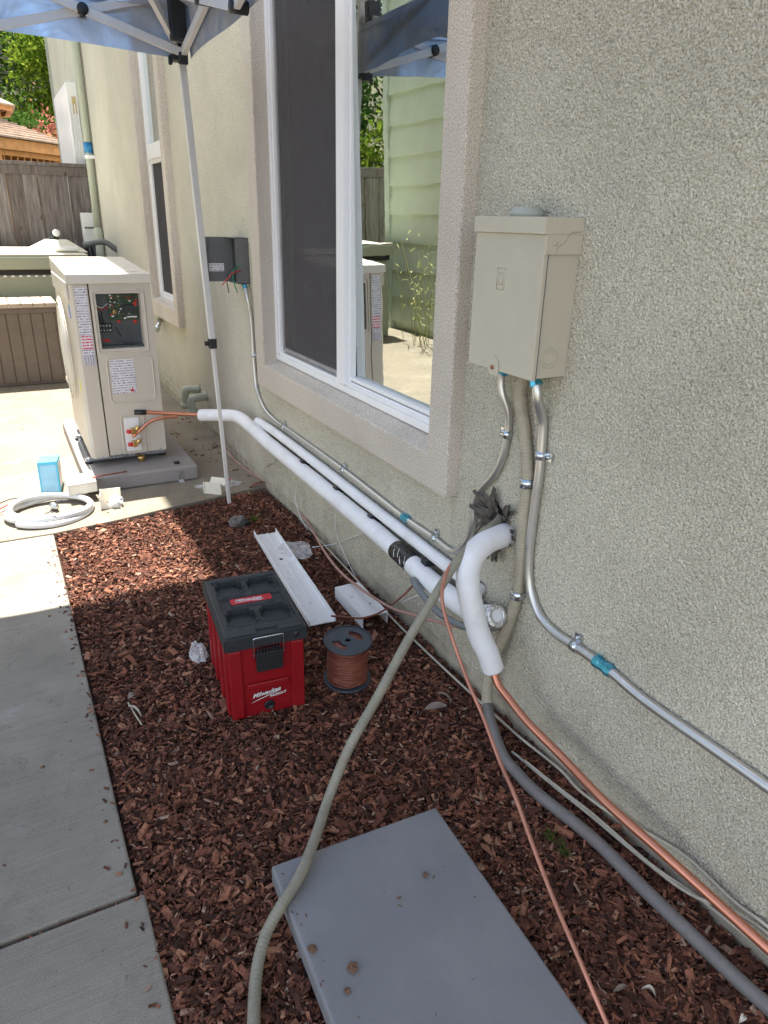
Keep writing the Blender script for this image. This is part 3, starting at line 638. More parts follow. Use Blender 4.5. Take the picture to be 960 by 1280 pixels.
# torn paper round the hole
hl = thing('wall_hole', 'ragged hole in the stucco with torn dark building paper round the pipes', 'wall opening', (1.273, 1.619, 0.645))
hc = Vector(hl.location)
m = MB(); pts = []
for k in range(22):
    a = k / 22 * 6.283; r = .048 * (1 + .28 * rnd.uniform(-1, 1)); pts.append((-.0015 - .001 * rnd.random(), r * math.cos(a), r * 1.1 * math.sin(a)))
m.add(pts, [tuple(range(22))]); m.build('opening', M['dark'], hl)
for k in range(52):
    a = rnd.uniform(0, 6.283); r0 = rnd.uniform(.025, .062); L2 = rnd.uniform(.03, .08); wd = rnd.uniform(.005, .017)
    if math.sin(a) < -.2: a2 = -1.6 + rnd.uniform(-.3, .3); L2 = rnd.uniform(.04, .09)
    else: a2 = a + rnd.uniform(-.7, .7)
    c0 = Vector((-.004, r0 * math.cos(a), r0 * math.sin(a))); dd = Vector((-rnd.uniform(.1, .6), math.cos(a2), math.sin(a2))).normalized()
    sd = dd.cross(Vector((1, 0, 0))).normalized(); v = []; S = 4
    for i in range(S + 1):
        t = i / S; c = c0 + dd * L2 * t + Vector((-.006 * math.sin(t * 3), 0, 0)); w_ = wd * (1 - .6 * t) * rnd.uniform(.7, 1.2)
        v += [c - sd * w_, c + sd * w_ + Vector((-.003, 0, 0)), c + Vector((.0015, 0, 0)) + sd * w_, c + Vector((.0015, 0, 0)) - sd * w_]
    f = []
    for i in range(S):
        for j in range(4): f.append((i * 4 + j, i * 4 + (j + 1) % 4, i * 4 + 4 + (j + 1) % 4, i * 4 + 4 + j))
    f += [(0, 1, 2, 3), tuple(S * 4 + j for j in (3, 2, 1, 0))]
    m = MB(); m.add(v, f); m.build('torn_strip', M['lath'], hl)

# ------------------------------------------------ insulated pipes
wr = lambda s: 1 + (.009 if s < .17 else .002) * math.sin(s * 2 * math.pi / .013) + .008 * math.sin(s * 61)
P5 = [(1.264, 1.563, 0.625), (1.229, 1.548, 0.631), (1.169, 1.531, 0.631), (1.119, 1.514, 0.615), (1.091, 1.501, 0.580), (1.080, 1.483, 0.531), (1.091, 1.470, 0.461), (1.114, 1.451, 0.368), (1.131, 1.432, 0.321), (1.149, 1.420, 0.263)]
r5 = thing('insulated_pipe', 'short thick white insulated pipe curving out of the wall hole with bare copper below', 'pipe', tuple(P5[-1]))
m = MB(); m.tube(spline(P5, .004), lambda t: .0362 - .003 * t, 28, caps=True, rf=wr); world_part('insulation', m, M['insul'], r5)
pth = spline(P5, .004)
m = MB(); m.tube([q + Vector((-.0335, -.012, .004)) for q in pth[10:-1]], .0016, 5); world_part('seam', m, M['cableg'], r5) if False else None
P5c = [(1.147, 1.428, 0.279), (1.149, 1.417, 0.257), (1.150, 1.389, 0.225), (1.157, 1.338, 0.202), (1.163, 1.262, 0.177), (1.177, 1.132, 0.152), (1.176, 0.955, 0.140), (1.192, 0.794, 0.128), (1.210, 0.690, 0.111), (1.229, 0.524, 0.093), (1.264, 0.366, 0.056)]
m = MB(); m.tube(spline(P5c, .01), .0118, 16); world_part('copper_pipe', m, M['copper'], r5)
P6 = [(1.010, 4.300, 0.369), (1.098, 4.220, 0.379), (1.177, 4.080, 0.395), (1.200, 3.877, 0.380), (1.210, 3.589, 0.357), (1.210, 2.914, 0.352), (1.210, 2.458, 0.346), (1.210, 2.112, 0.337), (1.210, 1.872, 0.322), (1.210, 1.694, 0.329), (1.200, 1.573, 0.354), (1.200, 1.489, 0.396)]
r6 = thing('insulated_pipe', 'long white insulated pipe from the heat pump along the wall, patched with black tape', 'pipe', tuple(P6[0]))
path6 = spline(P6, .01); m = MB(); m.tube(path6, .0365, 28, rf=lambda s: 1 + .006 * math.sin(s * 40)); world_part('insulation', m, M['insul'], r6)
p, d = nearest(path6, (1.210, 2.068, 0.336)); F = frame_at(p, d)
m = MB(); m.lathe([(.0368, -.075), (.0385, -.07), (.038, -.03), (.039, .0), (.037, .045), (.034, .07)], 28, F); world_part('tape_wrap', m, M['tape'], r6)
for da, aa in ((-.04, 2.4), (-.02, 2.0), (.01, 2.6), (.035, 2.2)):
    m = MB(); m.tube([F @ Vector((.0395 * math.cos(aa + t * .9), .0395 * math.sin(aa + t * .9), da + t * .02)) for t in (0, .3, .6, 1)], .0018, 6); world_part('tape_edge', m, M['foil'], r6)
p, d = path6[-1], (path6[-1] - path6[-3]).normalized(); F = frame_at(p, d)
m = MB(); m.lathe([(.020, .003), (.030, .006), (.0385, .002), (.039, -.012), (.037, -.014)], 24, F); world_part('foil_end', m, M['foil'], r6)
m = MB()
c0 = Vector((0.692, 4.372, 0.404)); 
m.tube(spline([c0, (0.806, 4.360, 0.388), (0.944, 4.330, 0.374), (1.039, 4.300, 0.366)], .01), .0115, 12); world_part('copper_pipe', m, M['copper'], r6)
m = MB(); m.tube(spline([(0.607, 4.345, 0.266), (0.651, 4.330, 0.305), (0.707, 4.330, 0.348), (0.774, 4.330, 0.366), (0.880, 4.330, 0.368)], .01), .0095, 12); world_part('copper_pipe', m, M['copper'], r6)
m = MB(); m.tube([c0 + Vector((-.055, .0, .004)), c0 + Vector((-.02, -.01, .002)), c0 + Vector((.01, -.01, 0))], .016, 12); world_part('tape_wrap', m, M['tape'], r6)
P7 = [(1.245, 3.892, 0.409), (1.245, 3.577, 0.419), (1.245, 2.966, 0.415), (1.245, 2.493, 0.407), (1.245, 2.116, 0.401), (1.245, 1.835, 0.397), (1.250, 1.649, 0.391)]
r7 = thing('insulated_pipe', 'thinner white insulated pipe held by black clips above the long insulated pipe', 'pipe', tuple(P7[0]))
path7 = spline(P7, .02); m = MB(); m.tube(path7, .0225, 20); world_part('insulation', m, M['insul'], r7)
for q in ((384.7, 582.7), (426.4, 617.4), (471.4, 653.5), (538.7, 710)): pass
for q in ((1.240, 3.138, 0.366), (1.240, 2.735, 0.357), (1.240, 2.378, 0.354), (1.240, 1.950, 0.339)):
    p, d = nearest(path7, q); c = p + Vector((-.012, 0, -.028))
    m = MB(); m.box(-.022, .03, -.016, .016, -.014, .012, Matrix.Translation(c)); world_part('clip', m, M['black'], r7, bevel=.001)
P8 = [(1.160, 1.927, 0.323), (1.155, 1.889, 0.314), (1.155, 1.822, 0.296), (1.165, 1.742, 0.276), (1.180, 1.630, 0.287), (1.200, 1.550, 0.317), (1.235, 1.516, 0.335)]
m = MB(); m.tube(spline(P8, .01), .0115, 14); tag(m.build('drain_hose', mat('grey_hose', (.16, .17, .18), .5)), 'short dark grey hose curving under the long insulated pipe', 'hose')
# thin soft copper line in front
P9 = [(1.240, 1.587, 0.621), (1.149, 1.550, 0.622), (1.068, 1.524, 0.605), (1.021, 1.504, 0.586), (0.989, 1.479, 0.547), (0.972, 1.444, 0.507), (0.964, 1.389, 0.457), (0.961, 1.327, 0.399), (0.953, 1.264, 0.360), (0.950, 1.195, 0.314), (0.933, 1.092, 0.257), (0.915, 1.003, 0.230), (0.891, 0.896, 0.182), (0.868, 0.790, 0.141), (0.846, 0.693, 0.116), (0.829, 0.581, 0.068), (0.815, 0.504, 0.044), (0.824, 0.409, -0.044)]
m = MB(); m.tube(spline(P9, .01), .0052, 12); tag(m.build('copper_tube', mat('dull_copper', (.56, .25, .18), .42, .7, var=.12, vs=14, dirt=.3)), 'thin bare copper tube hanging from the wall hole across the bed to the bottom edge', 'tube')

# ------------------------------------------------ cables along the foot of the wall
def cable(name, label, cat, pts, r, mt, group=None, seg=8, step=.02):
    m = MB(); m.tube(spline(pts, step), r, seg); o = m.build(name, M[mt]); tag(o, label, cat, group); return o
cable('thermostat_cable', 'reddish brown cable snaking from the slab past the white cover towards the grey hose', 'cable',
      [(1.258, 4.626, 0.006), (1.246, 4.346, 0.006), (1.295, 3.859, 0.008), (1.294, 3.556, 0.020), (1.275, 3.231, 0.030), (1.203, 2.820, 0.035), (1.165, 2.503, 0.060), (1.140, 2.087, 0.141), (1.170, 1.905, 0.182), (1.200, 1.703, 0.241), (1.220, 1.591, 0.276)], .0058, 'wirep')
cable('ground_cable', 'pale cable lying against the wall foot from behind the heat pump to the white cover', 'cable',
      [(1.262, 6.813, 0.170), (1.262, 5.884, 0.121), (1.262, 5.392, 0.107), (1.383, 5.093, 0.006), (1.373, 4.575, 0.006), (1.336, 4.129, 0.006), (1.293, 3.686, 0.004), (1.263, 3.073, 0.004), (1.246, 2.610, 0.004), (1.230, 2.265, 0.004), (1.227, 2.022, 0.004), (1.233, 1.698, 0.004), (1.241, 1.500, 0.004), (1.246, 1.375, 0.004), (1.263, 1.207, 0.006), (1.250, 1.115, 0.014), (1.250, 0.966, 0.042), (1.262, 0.872, 0.069), (1.262, 0.761, 0.098), (1.262, 0.634, 0.094), (1.262, 0.548, 0.109), (1.262, 0.395, 0.108)], .0042, 'cable')
cable('ground_cable', 'second pale cable beside it, surfacing behind the grey conduit and ending at the right edge', 'cable',
      [(1.182, 1.333, 0.004), (1.185, 1.310, 0.006), (1.201, 1.169, 0.006), (1.220, 1.026, 0.006), (1.237, 0.852, 0.008), (1.250, 0.733, 0.020), (1.250, 0.621, 0.081), (1.255, 0.544, 0.100), (1.255, 0.407, 0.109)], .0042, 'cable')
cable('ground_cable', 'third pale cable pressed against the second one near the right edge', 'cable',
      [(1.187, 1.282, 0.012), (1.208, 1.144, 0.010), (1.227, 1.022, 0.010), (1.239, 0.844, 0.012), (1.267, 0.722, 0.012), (1.279, 0.601, 0.016), (1.276, 0.501, 0.020)], .0036, 'cable')
cable('ground_cable', 'grey cable running beside the slab edge behind the canopy leg', 'cable',
      [(1.355, 7.158, 0.006), (1.324, 6.129, 0.006), (1.313, 5.472, 0.006), (1.269, 5.143, 0.006), (1.299, 4.968, 0.006), (1.357, 4.746, 0.006), (1.320, 4.223, 0.006), (1.309, 3.913, 0.006), (1.278, 3.659, 0.006)], .0040, 'cableg')
cable('ground_cable', 'thin white cable looping off the patio behind the canopy leg onto the wall', 'cable',
      [(1.259, 4.727, 0.006), (1.247, 4.494, 0.006), (1.265, 4.319, 0.006), (1.342, 4.207, 0.010), (1.200, 3.533, 0.265), (1.240, 3.552, 0.281)], .0032, 'cable')
cable('hanging_wire', 'fine white wire hanging in a loop under the long insulated pipe', 'wire',
      [(1.262, 3.312, 0.230), (1.262, 3.355, 0.116), (1.262, 3.291, 0.033), (1.262, 3.147, -0.017), (1.262, 2.969, -0.032)], .0016, 'white')
cable('hanging_wire', 'fine white wire trailing down the wall above the white end cap', 'wire',
      [(1.262, 2.829, 0.220), (1.262, 2.821, 0.128), (1.262, 2.731, 0.054), (1.262, 2.591, -0.016), (1.262, 2.541, -0.049)], .0015, 'white')
cable('wire_offcut', 'short stiff white wire offcut lying above the mulch beside the wall', 'wire', [(1.180, 2.926, 0.020), (1.277, 2.874, 0.040), (1.240, 2.534, 0.233)], .0022, 'white')
cable('wire_offcut', 'short white wire end sticking out beside the grey drain hose', 'wire', [(1.200, 2.069, 0.146), (1.220, 1.987, 0.214)], .002, 'white')

# ------------------------------------------------ heat pump
AX, AY, AZ = .365, 4.37, .128
ac = thing('heat_pump', 'tall cream outdoor heat pump unit with its wiring panel open, standing on a grey pad', 'heat pump', (AX, AY, AZ), 0)
W_, Dp, Hh = .437, .95, 1.07
def alocal(p): return Vector(p) - Vector((AX, AY, AZ))
# wiring opening, panel faces
oL = alocal((0.510, 4.370, 1.133)); oR = alocal((0.750, 4.370, 0.833))
ox0, ox1, oz0, oz1 = .135, .375, .66, .965
m = MB(); m.box(.012, W_, .045, Dp, 0, Hh - .045)
m.box(.10, ox0, 0, .045, 0, Hh - .05); m.box(ox1, W_ , 0, .045, 0, Hh - .05); m.box(ox0, ox1, 0, .045, oz1, Hh - .05); m.box(ox0, ox1, 0, .045, 0, oz0)
m = MB()
m.box(.014, W_, .10, Dp, 0, Hh - .045)
m.build('inner_body', M['ac'], ac)
m = MB()
m.box(.106, ox0, 0, .11, .03, Hh - .05); m.box(ox1, W_ - .0, 0, .11, .03, Hh - .05); m.box(ox0, ox1, 0, .11, oz1, Hh - .05); m.box(ox0, ox1, 0, .11, .03, oz0)
sp_ = m.build('service_panel', M['ac'], ac)
m = MB(); v = [(.018, .0), (.100, .0), (.1, .12), (.0, .12), (.0, .022)]
m.prism(v, .018, Hh - .05); m.prism([(.0, .12), (.02, .12), (.02, Dp), (.0, Dp)], .018, Hh - .05); m.build('front_panel', M['ac'], ac, bevel=.005)
# top cover, slightly rising to the back
m = MB(); m.box(-.008, W_ + .006, -.010, Dp + .01, Hh - .05, Hh); m.box(.05, W_ - .05, .08, Dp - .08, Hh, Hh + .004)
for i, p in enumerate(m.v): m.v[i] = (p[0], p[1], p[2] + (p[1] * .045 if p[2] > Hh - .01 else 0))
m.build('top_cover', M['actop'], ac, bevel=.007)
# embossed rounded frames
def rrect(x0, x1, z0, z1, r, n=6):
    out = []
    for cx_, cz_, a0 in ((x1 - r, z1 - r, 0), (x0 + r, z1 - r, 90), (x0 + r, z0 + r, 180), (x1 - r, z0 + r, 270)):
        for k in range(n + 1):
            a = R_(a0 + 90 * k / n); out.append((cx_ + r * math.cos(a), cz_ + r * math.sin(a)))
    return out
def emboss(x0, x1, z0, z1, r, t=.004):
    m = MB(); m.tube([(x, -.001, z) for x, z in rrect(x0, x1, z0, z1, r)], t, 8, closed=True); return m.build('embossed_rim', M['ac'], ac)
emboss(ox0 - .018, ox1 + .018, oz0 - .02, oz1 + .018, .015, .0045)
emboss(.15, .405, .345, .61, .03, .0045); emboss(.19, .32, .03, .27, .02, .004)
m = MB(); m.box(.205, .29, -.004, .0, .045, .25); m.build('valve_plate', M['white'], ac, bevel=.002)
m = MB(); m.box(ox0, ox1, .085, .09, oz0, oz1); m.build('cavity_back', M['steel'], ac)
m = MB(); m.box(ox0 - .0, ox1, .04, .086, oz0, oz0 + .012); m.build('cavity_shelf', M['steel'], ac)
pb = MB(); pb.box(ox0 + .07, ox1 - .01, .070, .076, oz0 + .15, oz1 - .01); pcb = pb.build('circuit_board', M['pcb'], ac)
cmats = ['black', 'steel', 'white', 'redcap', 'brass', 'pcb']
cm = {k: MB() for k in cmats}
for k in range(150):
    x = rnd.uniform(ox0 + .075, ox1 - .018); z = rnd.uniform(oz0 + .155, oz1 - .018); s = rnd.uniform(.002, .008)
    c = rnd.choices(cmats, (6, 3, 3, 1.2, 2, 5))[0]; cm[c].box(x, x + s * rnd.uniform(.7, 2), .070 - s * rnd.uniform(.4, 1.6), .070, z, z + s)
cm['black'].box(ox1 - .10, ox1 - .03, .045, .07, oz0 + .19, oz0 + .235); cm['redcap'].box(ox1 - .035, ox1 - .015, .055, .07, oz0 + .23, oz0 + .25)
cm['redcap'].box(ox0 + .11, ox0 + .13, .078, .084, oz0 + .135, oz0 + .148); cm['redcap'].box(ox1 - .04, ox1 - .02, .078, .084, oz0 + .13, oz0 + .145); cm['redcap'].box(ox0 + .02, ox0 + .06, .078, .084, oz0 + .03, oz0 + .045)
cm['brass'].lathe([(0, 0), (.012, 0), (.012, .012), (.005, .012)], 14, Matrix.Translation((ox0 + .10, .068, oz0 + .20)) @ Matrix.Rotation(R_(90), 4, 'X'))
cm['white'].box(ox1 - .075, ox1 - .02, .058, .07, oz0 + .165, oz0 + .172)
for k in cmats: tag(cm[k].build('board_components', M[k], pcb), kind='stuff')
m = MB(); m.box(ox0 + .005, ox0 + .075, .06, .085, oz0 + .085, oz0 + .135); tb = m.build('terminal_block', M['black'], ac)
for k in range(4):
    for j in (0, 1):
        m = MB(); m.lathe([(0, 0), (.0055, 0), (.0055, .003), (0, .004)], 8, Matrix.Translation((ox0 + .014 + k * .017, .06, oz0 + .097 + j * .026)) @ Matrix.Rotation(R_(90), 4, 'X')); m.build('terminal_screw', M['zinc'], tb)
for mt, pts in (('redw', [(.0, .0, .235), (.03, -.01, .21), (.06, 0, .222), (.08, 0, .24)]), ('white', [(.0, -.002, .24), (.03, -.012, .222), (.055, 0, .235), (.09, 0, .255)]), ('black', [(.01, -.01, .20), (.015, -.012, .16), (.03, -.008, .12)]), ('black', [(.03, -.01, .20), (.03, -.012, .16), (.045, -.008, .12)]),
                ('black', [(.10, -.01, .11), (.11, -.015, .08), (.12, -.01, .06)]), ('steel', [(.09, -.02, .02), (.12, -.025, .035), (.15, -.02, .02), (.19, -.02, .022)]), ('redw', [(.15, .0, .29), (.18, -.01, .275), (.22, -.005, .28)])):
    m = MB(); m.tube(spline([(ox0 + a, .075 + b_, oz0 + c) for a, b_, c in pts], .008), .0028, 6); m.build('wire', M[mt], ac)
# labels
m = MB(); m.box(.028, .092, -.0015, .001, .575, 1.00); m.build('rating_label', M['print'], ac)
m = MB(); m.box(.034, .088, -.0022, -.0015, .665, .745); m.build('rating_label', M['printred'], ac)
m = MB(); m.box(.028, .092, -.0022, -.0015, .575, .635); m.build('bar_label', M['bars'], ac)
m = MB(); m.box(.165, .300, -.0015, .001, .40, .60); m.build('warning_label', M['print'], ac)
m = MB(); m.add([(.262, -.003, .408), (.288, -.003, .408), (.275, -.003, .428), (.262, -.0015, .408), (.288, -.0015, .408), (.275, -.0015, .428)], [(0, 1, 2), (0, 3, 4, 1), (1, 4, 5, 2), (2, 5, 3, 0)]); m.build('warning_triangle', M['redcap'], ac)
# service valves
for k, zz in enumerate((.175, .095)):
    m = MB(); m.box(.235, .262, -.05, 0, zz - .016, zz + .016); F = Matrix.Translation((.235, -.03, zz)) @ Matrix.Rotation(R_(-60), 4, 'Y')
    m.lathe([(0, -.01), (.014, -.01), (.014, .012), (.010, .02), (0, .02)], 8, Matrix.Translation((.268, -.035, zz + .012)) @ Matrix.Rotation(R_(40), 4, 'Y'), smooth=False)
    m.build('service_valve', M['brass'], ac, bevel=.002)
    m = MB(); m.lathe([(0, 0), (.013, 0), (.012, .032), (0, .034)], 12, Matrix.Translation((.242, -.035, zz - .004)) @ Matrix.Rotation(R_(-80), 4, 'Y')); m.build('valve_cap', M['redcap'], ac)
m = MB(); m.lathe([(0, 0), (.022, 0), (.024, -.02), (.018, -.03), (.018, -.048), (0, -.048)], 12, Matrix.Translation((.285, .03, -.0))); m.build('drain_fitting', M['brass'], ac)
# fan grille on the left face
for k in range(9):
    r = .06 + k * .031; m = MB(); m.tube([(-.018 - .012 * math.sqrt(max(0, 1 - (k / 8) ** 2)), .50 + r * math.cos(a), .60 + r * math.sin(a)) for a in [i * math.pi / 20 for i in range(40)]], .0035, 6, closed=True); m.build('grille_ring', M['actop'], ac)
for k in range(8):
    a = k * math.pi / 8; m = MB(); m.tube([(-.02, .5 + .31 * math.cos(a), .6 + .31 * math.sin(a)), (-.032, .5, .6), (-.02, .5 - .31 * math.cos(a), .6 - .31 * math.sin(a))], .003, 6); m.build('grille_spoke', M['actop'], ac)
m = MB(); m.box(-.003, .0, .06, .10, .83, .90); m.build('blue_sticker', mat('blue_sticker', (.15, .25, .65), .4), ac)
m = MB(); m.box(-.003, .0, .05, .08, .42, .47); m.build('yellow_sticker', mat('yellow_sticker', (.65, .60, .05), .4), ac)
m = MB(); m.box(-.012, .0, .02, .92, .935, 1.03); m.build('side_grip', M['actop'], ac, bevel=.008)
for yy in (.11, .66):
    m = MB(); m.box(-.03, W_ + .01, yy - .02, yy + .02, -.022, 0); ft = m.build('foot', M['zinc'], ac, bevel=.003)
    for xx in (-.01, W_ - .01):
        m = MB(); m.lathe([(0, 0), (.024, 0), (.024, .014), (0, .014)], 14, Matrix.Translation((xx, yy, -.036))); m.build('rubber_foot', M['black'], ft)
m = MB(); m.box(-.015, .005, .13, .64, -.035, -.022); m.build('base_strip', M['boxg'], ac, bevel=.002)  # dark strip low between the two feet
for xx, zz in ((.06, .03), (.165, .035), (.17, .985), (.36, .985), (.40, .04), (.11, 1.028)):
    m = MB(); m.lathe([(0, 0), (.006, 0), (.005, .003), (0, .004)], 10, Matrix.Translation((xx, -.001, zz)) @ Matrix.Rotation(R_(90), 4, 'X')); m.build('screw', M['zinc'], ac)
# pad under it
pd = thing('equipment_pad', 'low grey pad with a metal strap under the heat pump', 'pad', (.62, 4.9, 0))
m = MB(); m.box(-.32, .325, -.72, .72, .002, .092); m.build('pad_body', M['pad2'], pd, bevel=.012, segs=3)
m = MB(); m.box(.20, .235, -.7235, -.72, .0, .07); m.box(.20, .235, -.75, -.72, .001, .004); m.build('bracket', M['zinc'], pd)
m = MB(); m.lathe([(0, 0), (.017, 0), (.019, .012), (0, .012)], 12, Matrix.Translation((.215, -.64, .092))); m.build('anchor_bolt', M['black'], pd)
m = MB(); m.lathe([(0, 0), (.009, 0), (.009, .012), (0, .012)], 12, Matrix.Translation((.20, -.32, .092))); m.build('anchor_bolt', M['black'], pd)

# ------------------------------------------------ foreground pad lying on the mulch
c = [(.374, 1.224), (.832, 1.213), (.826, .50), (.340, .70)]
fp = thing('spare_equipment_pad', 'flat blue grey equipment pad lying on the bark mulch in the foreground', 'pad', (.60, .95, .0))
A, B = Vector((.374, 1.232, 0)), Vector((.832, 1.213, 0)); e = (B - A).normalized(); nrm = Vector((e.y, -e.x, 0))
q = [A, B, B + nrm * .93, A + nrm * .93]
m = MB(); m.prism([(p.x - .60, p.y - .95) for p in q[::-1]], -.005, .05); m.build('pad_body', M['pad'], fp, bevel=.008, segs=4)
for a_, l_, rz in (((0.840, 1.128, 0.052), .012, .2), ((0.834, 1.074, 0.052), .010, .1)):
    m = MB(); m.box(-l_, l_, -.0012, .0012, -.001, .001, Matrix.Translation(Vector(a_) - Vector((.60, .95, 0))) @ Matrix.Rotation(rz, 4, 'Z')); m.build('ink_mark', M['black'], fp)
def blob(r, seed, sq=.7, n=2, amp=.45):
    bm = bmesh.new(); bmesh.ops.create_icosphere(bm, subdivisions=n, radius=r)
    for v in bm.verts:
        d = v.co.normalized(); v.co += d * r * amp * mnoise.noise(d * 1.9 + Vector((seed, seed * .7, 0))); v.co += d * r * .12 * mnoise.noise(d * 6 + Vector((seed, 0, 9))); v.co.z *= sq
    me = bpy.data.meshes.new('blob'); bm.to_mesh(me); bm.free(); return me
for k, (px_, r, lab) in enumerate((((0.381, 0.987, 0.052), .0085, 'round bark clod near the left edge of the flat grey pad'), ((0.440, 0.909, 0.052), .011, 'larger flaky bark clod on the flat grey pad'), ((0.410, 0.872, 0.052), .006, 'smallest bark crumb low on the flat grey pad'), ((0.695, 1.038, 0.052), .006, 'small bark crumb near the middle of the flat grey pad'), ((0.827, 0.994, 0.052), .007, 'bark crumb by the right edge of the flat grey pad'), ((0.610, 1.012, 0.052), .003, 'tiny pale crumb on the flat grey pad'))):
    me = blob(r, k * 3.1 + 1, .5, 3, .7); me.materials.append(M['clod']); o = link(bpy.data.objects.new('bark_clod', me)); o.location = Vector(px_) + Vector((0, 0, r * .4)); tag(o, lab, 'bark chip', 'crumbs of bark on the flat pad')

m = MB()
for k in range(45):
    t, u = rnd.random(), rnd.random(); u = u if rnd.random() < .5 else (rnd.choice((0, 1)) + (.06 * rnd.random()) * rnd.choice((1,)) * (1 if u < .5 else 1)) % 1.0
    p = A + (B - A) * min(.985, max(.015, u)) + nrm * (.01 + .9 * t); s_ = rnd.uniform(.0007, .0028)
    m.box(-s_ * 1.5, s_ * 1.5, -s_ * .6, s_ * .6, 0, s_ * .7, Matrix.Translation((p.x, p.y, .0502)) @ Matrix.Rotation(rnd.uniform(0, 6), 4, 'Z'))
tag(m.build('bark_crumbs', M['clod'], origin=(.6, .95, .05)), 'fine bark dust scattered over the flat grey pad', kind='stuff')
# ------------------------------------------------ tool box
tb = thing('tool_box', 'red plastic tool chest with a black lid standing on the mulch', 'tool box', (.463, 1.862, -.012), R_(-5.5))
bw, bd, bh = .246, .392, .275
m = MB()
def rpoly(x0, x1, y0, y1, r):
    return [(x0 + r, y0), (x1 - r, y0), (x1, y0 + r), (x1, y1 - r), (x1 - r, y1), (x0 + r, y1), (x0, y1 - r), (x0, y0 + r)]
lo, hi = rpoly(.008, bw - .008, .008, bd - .008, .012), rpoly(0, bw, 0, bd, .014)
n_ = len(lo); v = [(x, y, 0) for x, y in lo] + [(x, y, bh) for x, y in hi]
m.add(v, [tuple(range(n_))[::-1], tuple(range(n_, 2 * n_))] + [(i, (i + 1) % n_, n_ + (i + 1) % n_, n_ + i) for i in range(n_)])
m.build('body', M['red'], tb, bevel=.004)
for (x0, x1) in ((.0, .045), (.20, .246)):     # raised corner posts on the front
    m = MB(); m.box(x0 + .002, x1 - .002, -.004, .012, .01, bh - .01); m.build('corner_rib', M['red'], tb, bevel=.004)
for yy in (.05, .15, .26, .35):
    m = MB(); m.box(-.005, .01, yy - .022, yy + .022, .006, bh - .012); m.build('side_rib', M['red'], tb, bevel=.004)
m = MB(); m.box(.055, .19, -.008, .004, .115, .135); m.build('grip_lip', M['red'], tb, bevel=.003)
# lid as a sculpted height field with four recessed cleats
def inrect(x, y, cx_, cy_, w_, h_):
    a, b_ = abs(x - cx_) / w_, abs(y - cy_) / h_
    return a < .5 and b_ < .5 and not (a > .36 and b_ > .30)
Lx0, Lx1, Ly0, Ly1 = -.010, bw + .008, -.012, bd + .006
def lidz(x, y):
    u = (x - Lx0) / (Lx1 - Lx0); v = (y - Ly0) / (Ly1 - Ly0)
    z = .050
    if .10 < u < .93 and .13 < v < .93: z = .044
    for (a, b_) in ((.30, .79), (.72, .79), (.30, .29), (.72, .29)):
        if inrect(u, v, a, b_, .35, .24): z = .028
        elif inrect(u, v, a, b_, .40, .28): z = .048
    if .12 < u < .90 and .445 < v < .635: z = .036
    if .25 < u < .77 and .47 < v < .61: z = .041
    if v < .05 or u < .025 or u > .975 or v > .975: z = .040
    if .40 < u < .66 and v < .10: z = .040
    return z
m = MB(); NX, NY = 84, 120
m.grid(NX, NY, lambda u, v: (Lx0 + u * (Lx1 - Lx0), Ly0 + v * (Ly1 - Ly0), bh + lidz(Lx0 + u * (Lx1 - Lx0), Ly0 + v * (Ly1 - Ly0))), smooth=False)
m.box(Lx0 + .001, Lx1 - .001, Ly0 + .001, Ly1 - .001, bh - .002, bh + .026)
for (xa, xb, ya, yb) in ((Lx0, Lx0 + .002, Ly0, Ly1), (Lx1 - .002, Lx1, Ly0, Ly1), (Lx0, Lx1, Ly0, Ly0 + .002), (Lx0, Lx1, Ly1 - .002, Ly1)): m.box(xa, xb, ya, yb, bh + .002, bh + .0398)
lid = m.build('lid', M['lid'], tb)
m = MB(); m.prism(rpoly(.055, .195, .20, .237, .004), bh + .0405, bh + .0425); pl = m.build('badge', M['redlabel'], lid)
# front latch with wire bail
m = MB(); m.box(.086, .170, -.022, -.006, bh - .088, bh - .02)
for k in range(8): m.box(.090 + k * .0098, .0955 + k * .0098, -.019, -.007, bh - .022, bh - .006)
m.build('latch', M['black'], tb, bevel=.001)
m = MB(); m.tube(spline([(.080, -.014, bh - .04), (.079, -.018, bh - .0), (.080, -.02, bh + .03), (.084, -.02, bh + .036), (.128, -.021, bh + .037), (.170, -.02, bh + .036), (.174, -.02, bh + .03), (.175, -.018, bh), (.174, -.014, bh - .04)], .006), .0022, 8); m.build('latch_bail', M['zinc'], tb)
m = MB(); m.box(.083, .171, -.016, -.009, bh + .004, bh + .03); m.build('latch_plate', M['lid'], tb, bevel=.002)
m = MB(); m.lathe([(0, 0), (.017, 0), (.017, .004), (.013, .006), (.012, .003), (0, .003)], 20, Matrix.Translation((.125, .004, .037)) @ Matrix.Rotation(R_(90), 4, 'X')); dp = m.build('drain_plug', M['black'], tb)
m = MB(); m.box(-.008, .008, -.005, -.003, .0355, .0385, Matrix.Translation((.125, 0, 0))); m.build('plug_slot', M['steel'], dp)
m = MB(); m.lathe([(0, 0), (.010, 0), (.010, .004), (0, .004)], 16, Matrix.Translation((.218, -.012, bh + .022)) @ Matrix.Rotation(R_(90), 4, 'X')); m.build('lid_plug', M['black'], tb)
